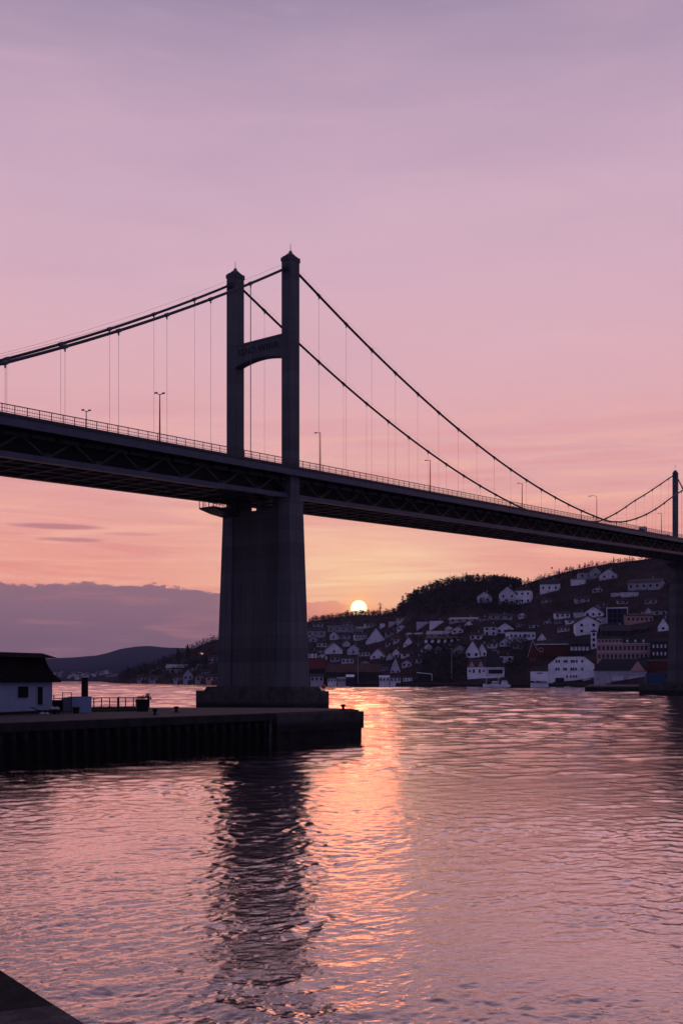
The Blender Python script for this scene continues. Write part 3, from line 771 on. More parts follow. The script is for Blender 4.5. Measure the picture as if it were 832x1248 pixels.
# details on some of them
for o in TOWN:
    if o['label'].startswith('dark terrace'):
        for i in range(6):
            me = win_mesh(2.6, 3.0); c = link('window', me, None, o); c.location = (-14+i*6.0, -.12, 3.4)
            c.material_slots[0].link = 'OBJECT'; c.material_slots[0].material = M['white']
    if 'orange lit window' in o['label']:
        c = link('window', win_mesh(3, 2), None, o); c.location = (0, -.25, 2.6); c.material_slots[0].link = 'OBJECT'; c.material_slots[0].material = M['lit']

build_forest()
# waterfront buildings
def win_grid(o, xs, zs, w_, h_, mat='window', y=-.08, fr='frame', name='window'):
    for xx in xs:
        for zz in zs:
            wme = win_mesh(w_, h_); c = link(name, wme, None, o); c.location = (xx, y, zz)
            if mat != 'window': c.material_slots[0].link = 'OBJECT'; c.material_slots[0].material = M[mat]
            if fr:
                fm = MB(); t_ = .16
                fm.box(-w_/2-t_, w_/2+t_, -.10, .0, h_/2+.003, h_/2+t_); fm.box(-w_/2-t_, w_/2+t_, -.14, .0, -h_/2-t_, -h_/2-.003)
                fm.box(-w_/2-t_, -w_/2-.003, -.10, .0, -h_/2, h_/2); fm.box(w_/2+.003, w_/2+t_, -.10, .0, -h_/2, h_/2); fm.box(-.05, .05, -.085, -.062, -h_/2, h_/2)
                fm.build('frame', M[fr], c)
def bigbox(x0, x1, yb, D, yaw=0, **k):
    p = at((x0+x1)/2, yb, D) if D else terr_at((x0+x1)/2, yb)
    D = p.y; o = empty(k.pop('name'), p, -math.atan2(p.x, p.y)+yaw, **k); return o, D/F
# white warehouse with clipped gables
o, u = bigbox(668, 723, 831.5, 775, name='white_warehouse', label='big white waterfront building with rows of small windows and a dark doorway', cat='warehouse')
W2 = 27.5*u; Hh = 32*u; e = 22*u
b = MB(); pr = [(-W2,-4),(W2,-4),(W2,e),(W2-12*u,Hh-.4),(-W2+12*u,Hh-.4),(-W2,e)]
n = len(pr); b.add([(x,0,z) for x, z in pr]+[(x,16,z) for x, z in pr], [tuple(range(n)), tuple(reversed(range(n, 2*n)))]+[(i,i+n,(i+1)%n+n,(i+1)%n) for i in range(n)])
b.build('wall', M['white'], o)
r = MB(); r.hexa([(-W2+12*u,-.5,Hh-.35),(W2-12*u,-.5,Hh-.35),(W2-12*u,16.5,Hh-.35),(-W2+12*u,16.5,Hh-.35)], [(-W2+12*u,-.5,Hh+.2),(W2-12*u,-.5,Hh+.2),(W2-12*u,16.5,Hh+.2),(-W2+12*u,16.5,Hh+.2)])
for sg in (-1, 1):
    A = [(sg*(W2-12*u),-.5,Hh-.35),(sg*(W2+.6),-.5,e-.5),(sg*(W2+.6),16.5,e-.5),(sg*(W2-12*u),16.5,Hh-.35)]
    if sg < 0: A = [A[1],A[0],A[3],A[2]]
    r.hexa(A, [(a[0],a[1],a[2]+.6) for a in A])
r.build('roof', M['slate'], o)
win_grid(o, [(-17.5+k)*u for k in (0,3,9.5,12,18,20.5,24,30.5)], [25.5*u], 1.1, 1.9)
win_grid(o, [(-18+k)*u for k in (0,3,9.5,12,18,20.5,23.5,31)], [16*u], 1.1, 1.9)
win_grid(o, [(-5+k)*u for k in (0,4.5,8,11)], [7*u], 1.0, 1.7)
MB().box(-19*u, -8.5*u, -.12, .02, 0, 5.4*u).build('door', M['black'], o)
o, u = bigbox(646, 667.5, 831.5, 774, name='white_annex', label='low white annex at the left end of the big white waterfront building', cat='building')
MB().box(-10.7*u, 10.7*u, 0, 12, -4, 13.4*u).build('wall', M['white'], o)
MB().frus((-11*u,11*u,-.4,12.4), (-9*u,9*u,5,8), 13.4*u+.01, 14*u+3.2).build('roof', M['slate'], o)
win_grid(o, [-1*u, 2.5*u], [11*u], 1.9, .7, fr=None)
# red building
o, u = bigbox(653, 693, 799, None, name='red_building', label='dark red timber building with a round window behind the white annex', cat='building')
MB().box(-20*u, 20*u, 0, 14, -18, 14*u).build('wall', M['red'], o)
MB().frus((-20.5*u,20.5*u,-.6,14.6), (-18*u,18*u,6,9), 14*u+.01, 19*u).build('roof', M['slate'], o)
MB().box(-20.5*u, 20.5*u, -.8, -.605, 13.2*u, 14.4*u).build('eaves_board', M['whiteb'], o)
wr = MB(); wr.tube([(-14*u+2.6*u*math.cos(a), -.1, 7*u+2.6*u*math.sin(a)) for a in [2*PI*i/14 for i in range(15)]], .25, 5); wr.build('round_window', M['trim'], o)
o, u = bigbox(643, 654, 812, None, name='red_gable_house', label='red gabled house end with pale bargeboards left of the red building', cat='house')
MB().add([(-5.5*u,0,-8),(5.5*u,0,-8),(5.5*u,0,20*u),(0,0,31*u),(-5.5*u,0,12*u),(-5.5*u,10,-8),(5.5*u,10,-8),(5.5*u,10,20*u),(0,10,31*u),(-5.5*u,10,12*u)],
         [(0,1,2,3,4),(9,8,7,6,5),(1,6,7,2),(5,0,4,9),(2,7,8,3),(4,3,8,9)]).build('wall', M['red'], o)
mb = MB(); mb.bar((-6*u,-.3,11*u),(0,-.3,31.5*u),.8,.3); mb.bar((0,-.3,31.5*u),(6*u,-.3,19.5*u),.8,.3); mb.build('bargeboard', M['whiteb'], o)
win_grid(o, [-2*u, 2*u], [8*u], 1.2, 1.6)
# black gabled store with white windows above the white warehouse
o, u = bigbox(693, 718, 799, None, name='black_store', label='black house with four white framed windows above the white warehouse', cat='house')
MB().box(-12.5*u, 12.5*u, 0, 13, -14, 14*u).build('wall', M['darkwall'], o)
MB().frus((-13.3*u,13.3*u,-.6,13.6), (-11*u,11*u,5,8), 14*u+.01, 23*u).build('roof', M['slate'], o)
win_grid(o, [(-9+4.6*k)*u for k in range(5)], [8.5*u], 2.0, 2.9, mat='whiteb', fr='trim')
# pink building
o, u = bigbox(727, 790, 805, None, yaw=-.04, name='pink_apartment_building', label='pink apartment building with two rows of tall windows and a mansard', cat='building')
MB().box(-31*u, 31*u, 0, 15, -12, 20*u).build('wall', M['pink'], o)
mb = MB(); mb.box(-31.6*u, 31.6*u, -.5, -.003, 10.3*u, 11.1*u); mb.box(-31.8*u, 31.8*u, -.7, 15.5, 20*u+.003, 21*u); mb.build('cornice', M['trim'], o)
MB().box(-31*u, -1*u, -.05, 8, 21*u+.003, 26.5*u).build('attic_storey', M['pink'], o)
MB().frus((-1*u+.02,31*u,0,15), (1*u,29*u,4,11), 21*u+.006, 29*u).build('roof', M['slate'], o)
MB().frus((-31.5*u,-1*u,-.5,9), (-29*u,-3*u,3,6), 26.5*u+.01, 29.5*u).build('roof', M['slate'], o)
for k in range(3):
    d = MB(); d.box(-1.3*u, 1.3*u, 0, 2.5, 0, 2.6*u); d.add([(-1.5*u,0,2.6*u),(1.5*u,0,2.6*u),(0,0,4.4*u),(-1.5*u,3,2.6*u),(1.5*u,3,2.6*u),(0,3,4.4*u)], [(0,1,2),(5,4,3),(1,4,5,2),(3,0,2,5)])
    d = d.build('dormer', M['whiteb'], o); d.location = ((5+9.5*k)*u, .6, 21.4*u)
win_grid(o, [(-28+5.0*k)*u for k in range(12)], [5.2*u, 15.2*u], 1.9, 3.4, fr='trim')
win_grid(o, [(-28+4.2*k)*u for k in range(7)], [24*u], 1.6, 1.9, fr='trim', y=-.13)
# glass block
o, u = bigbox(739, 764, 760, None, name='glass_block', label='dark glazed block with a thin white frame round its front', cat='building')
MB().box(-12*u, 12*u, .3, 14, -8, 18*u).build('wall', M['blue'], o)
mb = MB(); mb.hexa([(-12.4*u,-.5,0),(-11.6*u,-.5,0),(-11.6*u,.1,0),(-12.4*u,.1,0)], [(-12.8*u,-.5,18.6*u),(-12*u,-.5,18.6*u),(-12*u,.1,18.6*u),(-12.8*u,.1,18.6*u)])
mb.box(-12.8*u, 12.6*u, -.5, .1, 18.6*u+.003, 19.6*u); mb.box(11.8*u, 12.4*u, -.5, .1, 0, 18.6*u); mb.build('frame', M['white'], o)
win_grid(o, [(-8.5+5.6*k)*u for k in range(4)], [4*u, 9.5*u, 15*u], 3.4, 3.4, y=.2, fr=None)
# black house right
o, u = bigbox(792, 813, 803, None, name='black_house', label='black house with small white windows between the pink building and the bridge pier', cat='house')
MB().box(-10.5*u, 10.5*u, 0, 12, -10, 21*u).build('wall', M['darkwall'], o)
MB().frus((-11*u,11*u,-.5,12.5), (-9*u,9*u,4,8), 21*u+.01, 26*u).build('roof', M['slate'], o)
win_grid(o, [(-6.5+4.6*k)*u for k in range(4)], [6.5*u, 15.5*u], 1.2, 2.6, mat='whiteb', fr=None)
o, u = bigbox(785, 813, 817, None, name='brown_shed', label='rust brown timber shed below the black house by the bridge pier', cat='shed')
MB().box(-14*u, 14*u, 0, 10, -10, 11*u).build('wall', M['red'], o)
MB().frus((-14.5*u,14.5*u,-.5,10.5), (-13*u,13*u,4,6), 11*u+.01, 13.5*u).build('roof', M['slate'], o)
# dark-roofed hall on the waterfront
o, u = bigbox(724, 786, 831.5, 745, name='waterfront_hall', label='long grey waterfront hall with a black roof and a small pale cross gable', cat='building')
MB().box(-31*u, 31*u, 0, 15, -4, 14*u).build('wall', M['grey'], o)
MB().hexa([(-32*u,-.6,14*u+.01),(31.5*u,-.6,14*u+.01),(31.5*u,7,28*u),(-22*u,7,28*u)], [(-32*u,-.6,14*u+.5),(31.5*u,-.6,14*u+.5),(31.5*u,7,28*u+.5),(-22*u,7,28*u+.5)]).build('roof', M['slate'], o)
MB().add([(12*u,-.9,14*u),(29*u,-.9,14*u),(20.5*u,-.9,26*u),(12*u,5,14*u),(29*u,5,14*u),(20.5*u,5,26*u)], [(0,1,2),(5,4,3),(1,4,5,2),(3,0,2,5)]).build('cross_gable', M['pink'], o)
win_grid(o, [(-8+2.6*k)*u for k in range(5)]+[(12+3.1*k)*u for k in range(6)], [5*u], 1.2, 3.2, mat='whiteb', fr=None)
# long warehouses at left
o, u = bigbox(397, 464, 831.5, 845, name='brown_warehouse', label='long dark brown warehouse on the waterfront right of the big bridge pier', cat='warehouse')
MB().box(-33.5*u, 33.5*u, 0, 16, -4, 12*u).build('wall', M['darkwall'], o)
MB().hexa([(-34*u,-.6,12*u+.01),(34*u,-.6,12*u+.01),(34*u,9,22*u),(-31*u,9,22*u)], [(-34*u,-.6,12*u+.5),(34*u,-.6,12*u+.5),(34*u,9,22*u+.5),(-31*u,9,22*u+.5)]).build('roof', M['brown'], o)
o, u = bigbox(374, 396, 831.5, 865, name='red_warehouse', label='dark red warehouse roof between the big bridge pier and the brown warehouse', cat='warehouse')
MB().box(-12*u, 11*u, 0, 16, -4, 16*u).build('wall', M['darkwall'], o)
MB().hexa([(-13*u,-.6,16*u+.01),(11.6*u,-.6,16*u+.01),(11.6*u,9,29*u),(-13*u,9,29*u)], [(-13*u,-.6,16*u+.5),(11.6*u,-.6,16*u+.5),(11.6*u,9,29*u+.5),(-13*u,9,29*u+.5)]).build('roof', M['red'], o)
for (a, b_, yt, yb, D_, lab, wl, rf) in [
    (378,394,821,831.5,838,'low pale shed on the waterfront touching the big bridge pier','grey','slate'),
    (399,410,825,831.5,836,'small pale shed before the brown warehouse, left one of three','whiteb','slate'),
    (411,421,825,831.5,836,'small pale shed before the brown warehouse, middle one of three','grey','lightroof'),
    (422,431,822,831.5,838,'white roofed shed before the brown warehouse, right one of three','darkwall','white'),
    (462,474,823,831.5,830,'square pale shed on the quay right of the brown warehouse','whiteb','whiteb'),
    (475,488,824,831.5,829,'low white boathouse on the quay beside the square pale shed','whiteb','slate'),
    (491,502,824,831.5,829,'low white boathouse on the quay left of the open frame shed','white','slate')]:
    house(a, b_, yt, yb, 'side', wl, rf, lab, wins=(3,1) if wl != 'darkwall' else None, name='shed', cat='shed', wh=.7, D=D_, yaw=0, dep=12, group='sheds along the town quay')
o, u = bigbox(508, 526, 831.5, 825, name='open_shed', label='open black shed with a thin white roof edge and post on the quay', cat='shed')
MB().box(-8*u, 8*u, 1, 9, -3, 8.5*u).build('wall', M['darkwall'], o)
mb = MB(); mb.bar((-9.5*u,0,12*u),(9*u,0,10*u),.7,.5); mb.bar((9*u,0,10.3*u),(9*u,0,-1),.6,.5); mb.build('frame', M['white'], o)
MB().hexa([(-9.5*u,.4,11.4*u),(9*u,.4,9.4*u),(9*u,9,9.4*u),(-9.5*u,9,11.4*u)], [(-9.5*u,.4,12*u),(9*u,.4,10*u),(9*u,9,10*u),(-9.5*u,9,12*u)]).build('roof', M['slate'], o)
# boat house right of centre with dormers and big dark roof
o, u = bigbox(569, 592, 822, 815, name='dormer_house', label='white waterfront house with a red-brown roof and two dormers', cat='house')
MB().box(-11.5*u, 11.5*u, 0, 9, -6, 9*u).build('wall', M['white'], o)
MB().frus((-11.9*u,11.9*u,-.5,9.5), (-9.5*u,9.5*u,3.5,5.5), 9*u+.01, 18.5*u).build('roof', M['tile'], o)
for k in (-6, 5):
    d = MB(); d.add([(-3.4*u,0,0),(3.4*u,0,0),(0,0,7*u),(-3.4*u,3,0),(3.4*u,3,0),(0,3,7*u)], [(0,1,2),(5,4,3),(1,4,5,2),(3,0,2,5)])
    d = d.build('dormer', M['grey'], o); d.location = (k*u, -.3, 9.6*u)
win_grid(o, [-3.5*u, 3.5*u], [4.2*u], 1.3, 2.6); win_grid(o, [-8.5*u, 8.5*u], [4.2*u], 1.1, 1.6)
o, u = bigbox(592, 614, 822, 812, name='dark_roofed_boathouse', label='boathouse with a tall black roof and wide dark opening behind the white motor yacht', cat='boathouse')
MB().box(-11*u, 11*u, 0, 12, -6, 9*u).build('wall', M['whiteb'], o)
MB().hexa([(-12*u,-.5,9*u+.01),(12*u,-.5,9*u+.01),(8*u,8,9*u+6),(-12*u,8,9*u+6)], [(-12*u,-.5,9*u+.4),(12*u,-.5,9*u+.4),(1*u,7,29*u),(-10*u,7,29*u)]).build('roof', M['slate'], o)
MB().box(-8*u, 9*u, -.1, .02, 1*u, 6*u).build('door', M['black'], o)

# tiny houses on the far shore below the mountain
for i in range(70):
    x = random.uniform(62, 150) if i < 52 else random.uniform(-60, 60)
    D_ = random.uniform(2700, 3600); s_ = (D_-2600)/3600
    y = HY+(CH-2)*F/2600-(HY+(CH-2)*F/2600-interp(x, [(-2600,800),(62,802.5),(118,799),(148,790.5)]))*float(np.interp(s_, [0,.04,.2,.4], [0,.05,.24,.42]))
    p = at(x, y, D_); W_ = random.uniform(7, 13)
    o = empty('distant_house', p, random.uniform(-.5, .5), label='tiny pale house among the many on the hazy far shore below the mountain', cat='house', group='tiny houses on the hazy far shore')
    MB().box(-W_/2, W_/2, 0, 9, -9, 6).build('wall', random.choice([M['grey'], M['greyb'], M['greyb'], M['darkwall'], M['whiteb']]), o)
    MB().frus((-W_/2-.4, W_/2+.4, -.4, 9.4), (-W_/2+2, W_/2-2, 4, 5), 6.01, 9).build('roof', random.choice([M['slate'], M['tile'], M['lightroof']]), o)

# poles and mast on the shore
def pole(x, yt, yb, D, r, name, label, cat='pole', arm=False):
    p = at(x, yb, D); h = (yb-yt)*D/F
    o = empty(name, p, 0, label=label, cat=cat)
    MB().tube([(0,0,-2),(0,0,h)], [r, r*.6], 6).build('pole', M['grey'], o)
    if arm:
        MB().tube([(-1.6,0,h-.5),(1.6,0,h-.4)], .16, 5).build('crossarm', M['grey'], o)
    else:
        MB().box(-.3, 1.2, -.3, .3, h, h+.4).build('lamp_head', M['grey'], o)
    return o
pole(436, 790, 831, 842, .30, 'tall_pole', 'tall pale pole in front of the brown warehouse')
pole(550, 790, 831, 822, .30, 'tall_pole', 'tall pale pole before the dark waterfront trees', arm=True)
p = pole(672, 693, 708, 1230, .22, 'antenna_mast', 'thin mast with a small head on the skyline house', 'mast')
MB().lathe([(.2,0),(1.0,.4),(1.2,1.2),(.5,2.0)], (0,0,14.5), 8).build('antenna', M['darkwall'], p)

# white motor yacht moored at the quay
p = at(605, 837.2, 785); o = empty('motor_yacht', (p.x, p.y, 0), .05, label='white motor yacht with a long canopy moored at the town quay', cat='boat')
u = 785/F
hull = MB(); secs = [(-17,.2,2.2),(-14,3.2,1.9),(-4,4.2,1.6),(8,4.2,1.5),(15,3.4,1.5),(16.5,3.0,1.5)]
vs = []
for (x, hw_, zt) in secs:
    x *= u; vs += [(x,-hw_*.5*1.1,zt*1.2),(x,-hw_*.28,-.4),(x,hw_*.28,-.4),(x,hw_*.5*1.1,zt*1.2)]
fs = []
for i in range(len(secs)-1):
    a = i*4; fs += [(a,a+4,a+5,a+1),(a+1,a+5,a+6,a+2),(a+2,a+6,a+7,a+3),(a+3,a+7,a+4,a)]
fs += [(0,1,2,3),(23,22,21,20)]
hull.add(vs, fs).build('hull', M['white'], o)
MB().frus((-8*u,2*u,-1.5,1.5), (-5*u,1*u,-1.2,1.2), 1.9, 4.4).build('cabin', M['white'], o)
MB().frus((-8.2*u+.3,1.9*u,-1.53,1.53), (-6.4*u,1.6*u,-1.4,1.4), 2.7, 3.5).build('window_band', M['window'], o)
MB().frus((5*u,14*u,-1.5,1.5), (6.5*u,12*u,-1.2,1.2), 1.85, 5.0).build('wheelhouse', M['whiteb'], o)
c = MB(); c.box(-15*u, 4*u, -1.7, 1.7, 7.0, 7.8)
for xx in (-13, 2): c.bar((xx*u,-1.5,1.8),(xx*u,-1.5,7.0),.15); c.bar((xx*u,1.5,1.8),(xx*u,1.5,7.0),.15)
c.build('canopy', M['white'], o)
# parked vans on the quay before the white warehouse
def van(x, D, L_, H_, col, label, name='van', cat='van', z=3.05, rz=0.0, grp=None):
    p = at(x, HY, D); o = empty(name, (p.x, p.y, z), rz, label=label, cat=cat, group=grp)
    MB().add([(-L_/2,-1,.45),(L_/2,-1,.45),(L_/2,-1,H_*.48),(L_/2-.6,-1,H_*.55),(L_/2-1.3,-1,H_),(-L_/2,-1,H_),
              (-L_/2,1,.45),(L_/2,1,.45),(L_/2,1,H_*.48),(L_/2-.6,1,H_*.55),(L_/2-1.3,1,H_),(-L_/2,1,H_)],
             [(0,1,2,3,4,5),(11,10,9,8,7,6),(0,6,7,1),(1,7,8,2),(2,8,9,3),(3,9,10,4),(4,10,11,5),(5,11,6,0)]).build('body', M[col], o)
    MB().box(L_/2-2.1, L_/2-1.25, -1.02, 1.02, H_*.58, H_*.88).build('window', M['window'], o)
    for xx in (-L_/2+.9, L_/2-.9):
        for yy in (-.92, .92):
            w_ = MB(); w_.tube([(xx,yy-.12,.38),(xx,yy+.12,.38)], .38, 10); w_.build('wheel', M['tyre'], o)
    return o
van(716, 768, 7.5, 3.6, 'whiteb', 'pale van parked before the right end of the white warehouse', grp='vehicles parked on the town quay')
van(727, 766, 6.5, 3.2, 'blue', 'bluish van parked between two pale ones on the quay', grp='vehicles parked on the town quay')
van(735, 764, 5.5, 4.6, 'white', 'white high-sided van at the corner of the grey hall', grp='vehicles parked on the town quay')
van(648, 772, 4.2, 1.7, 'darkwall', 'dark car parked before the white annex', 'car', 'car', grp='vehicles parked on the town quay')
van(656, 772, 4.2, 1.6, 'brown', 'brown car parked before the white annex doorway side', 'car', 'car', grp='vehicles parked on the town quay')
van(663, 772, 4.2, 1.7, 'grey', 'grey car parked where the annex meets the white warehouse', 'car', 'car', grp='vehicles parked on the town quay')
van(800, 640, 14, 7.0, 'blue', 'large dark blue truck parked by the right bridge pier', 'truck', 'truck', z=2.6, grp='vehicles parked on the town quay')

# ------------------------------------------------------------------ the bridge (local x along the deck, y away from the viewer)
ROT = math.atan2(.8068, .5908)
BR = empty('suspension_bridge', (-9.3, 188.25, 0), ROT, label='long dark suspension bridge on tall concrete towers crossing the whole view', cat='bridge')
G = .05; ZD = lambda t: 44.9+G*t
T0, T1 = -135.0, 345.0; SW = 13.5
def strip(mb, t0, t1, s0, s1, a, b_):
    z0, z1 = ZD(t0), ZD(t1)
    return mb.hexa([(t0,s0,z0+a),(t1,s0,z1+a),(t1,s1,z1+a),(t0,s1,z0+a)], [(t0,s0,z0+b_),(t1,s0,z1+b_),(t1,s1,z1+b_),(t0,s1,z0+b_)])
strip(MB(), T0, T1, -2.3, SW+2.3, -.45, 0).build('deck', M['steel'], BR)
strip(MB(), T0, T1, 1.4, SW-1.4, .004, .03).build('roadway', M['asphalt'], BR)
mb = MB(); strip(mb, T0, T1, 1.15, 1.4, .0, .18); strip(mb, T0, T1, SW-1.4, SW-1.15, .0, .18); mb.build('kerb', M['steel'], BR)
for s0, s1, sg in ((-2.15, -1.9, -1), (SW+1.9, SW+2.15, 1)):
    mb = MB(); strip(mb, T0, T1, s0, s1, -1.5, -.453); strip(mb, T0, T1, min(s0, s0+sg*.28), max(s1, s1+sg*.28), -1.68, -1.503)
    mb.build('edge_girder', M['fascia'], BR)
    x = -75.0
    while x < 262 and sg < 0:
        z = ZD(x); y1 = -1.85; y0 = .4; mb = MB()
        mb.add([(x-.12,y1,z-.5),(x-.12,y1,z-1.3),(x-.12,y0,z-2.6),(x-.12,y0,z-.5),(x+.12,y1,z-.5),(x+.12,y1,z-1.3),(x+.12,y0,z-2.6),(x+.12,y0,z-.5)],
               [(0,1,2,3),(7,6,5,4),(0,4,5,1),(1,5,6,2),(2,6,7,3)])
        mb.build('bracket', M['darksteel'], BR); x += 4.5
for sc in (.2, SW-.2):
    mb = MB(); strip(mb, T0, T1, sc-.5, sc+.5, -5.45, -4.65); mb.build('bottom_chord', M['fascia'] if sc < 1 else M['steel'], BR)
    mb = MB(); strip(mb, T0, T1, sc-.3, sc+.3, -2.3, -1.75)
    x = T0; k = 0
    while x < T1-4.5:
        a = (x, sc, ZD(x)-4.8); b_ = (x+4.5, sc, ZD(x+4.5)-2.0)
        c = (x+9, sc, ZD(x+9)-4.8)
        mb.bar(a, b_, .30); mb.bar(b_, c, .30)
        z = ZD(x); mb.box(x-.5, x+.5, sc-.34, sc+.34, z-4.9, z-4.1)
        x += 9
    mb.build('truss', M['steel'], BR)
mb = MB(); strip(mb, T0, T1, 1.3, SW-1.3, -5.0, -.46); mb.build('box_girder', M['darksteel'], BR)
mb = MB(); x = T0
while x < T1:
    z = ZD(x); mb.box(x-.18, x+.18, .72, SW-.72, z-5.35, z-4.99); x += 4.5
mb.build('floor_beam', M['steel'], BR)
mb = MB()
for s in (3.6, 6.75, 9.9): strip(mb, T0, T1, s-.15, s+.15, -5.25, -5.02)
mb.build('stringer', M['steel'], BR)
for sy, nm in ((-2.1, 'near'), (SW+2.1, 'far')):
    mb = MB(); 
    for h, r_ in ((1.15, .055), (.62, .03), (.2, .03)):
        mb.bar((T0, sy, ZD(T0)+h), (T1, sy, ZD(T1)+h), r_*2)
    x = T0
    while x < T1:
        z = ZD(x); mb.box(x-.05, x+.05, sy-.04, sy+.04, z, z+1.15); x += 2.0
    # wire infill, a fine mesh of thin bars
    x = T0
    while x < T1:
        z = ZD(x); mb.box(x-.012, x+.012, sy-.012, sy+.012, z+.2, z+1.12); x += .4
    mb.build('railing', M['rail'], BR)

def cable_z(t):
    if t <= 153: return 54.0+.0012*(t-153)**2-0.09*math.exp(-(t/5)**2)
    if t <= 254: return float(np.interp(t, *zip(*CT)))
    return 86.2-.50*(t-254)+.0012*(t-254)**2
def cr_spline(P, n=8):
    out = []
    for i in range(len(P)-1):
        p0 = P[max(i-1,0)]; p1 = P[i]; p2 = P[i+1]; p3 = P[min(i+2,len(P)-1)]
        for k in range(n):
            s = k/n
            m1 = (p2[1]-p0[1])/(p2[0]-p0[0])*(p2[0]-p1[0]); m2 = (p3[1]-p1[1])/(p3[0]-p1[0])*(p2[0]-p1[0])
            h = (2*s**3-3*s**2+1)*p1[1]+(s**3-2*s**2+s)*m1+(-2*s**3+3*s**2)*p2[1]+(s**3-s**2)*m2
            out.append((p1[0]+(p2[0]-p1[0])*s, h))
    out.append(P[-1]); return out
CT = cr_spline([(153,54.0),(165,55.5),(180,59.0),(195,63.8),(210,69.6),(222,73.9),(238,80.0),(254,86.2)])
def cleft(t): return 81.9+.609*t+.00118*t*t
def cz(t, s=0): return cleft(t)-(.0145*t if s > 5 else 0) if t < 0 else cable_z(t)
ts = list(np.arange(-84, 0, 3.0))+[0]+list(np.arange(3, 344, 3.0))
for s in (0.0, SW):
    mb = MB(); mb.tube([(t, s, cz(t, s)) for t in ts], .235, 10); mb.build('main_cable', M['cable'], BR, True)
    mb = MB(); mb.tube([(t, s, cz(t, s)+1.0+(.0 if abs(t) > 3 else 0)) for t in ts if abs(t) > 2 and abs(t-254) > 2 and t < 0], .017, 4)
    mb.tube([(t, s, cz(t)+1.0) for t in ts if 2 < t < 248], .014, 4)
    mb.build('hand_strand', M['hanger'], BR)
hang_t = [-11-10*i for i in range(7)]+[8.5+8.8*i for i in range(28) if abs(8.5+8.8*i-254) > 3 and 8.5+8.8*i < 256]+[262, 274, 286, 298, 310]
for t_ in hang_t:
    for s in (0.0, SW):
        zt = cz(t_, s); zb = ZD(t_)
        if zt-zb < 1.2: continue
        r_ = .075 if (t_ == -11 and s == 0.0) else .021
        mb = MB(); mb.tube([(t_, s, zb-.2), (t_, s, zt)], r_, 6)
        d = Vector((1, 0, (cz(t_+.5)-cz(t_-.5)))).normalized()
        c0 = Vector((t_, s, zt)); mb.tube([c0-d*.45, c0+d*.4], .30, 8); mb.tube([(t_, s, zt-.7), (t_, s, zt-.2)], .12, 6)
        mb.build('hanger', M['hanger'], BR)

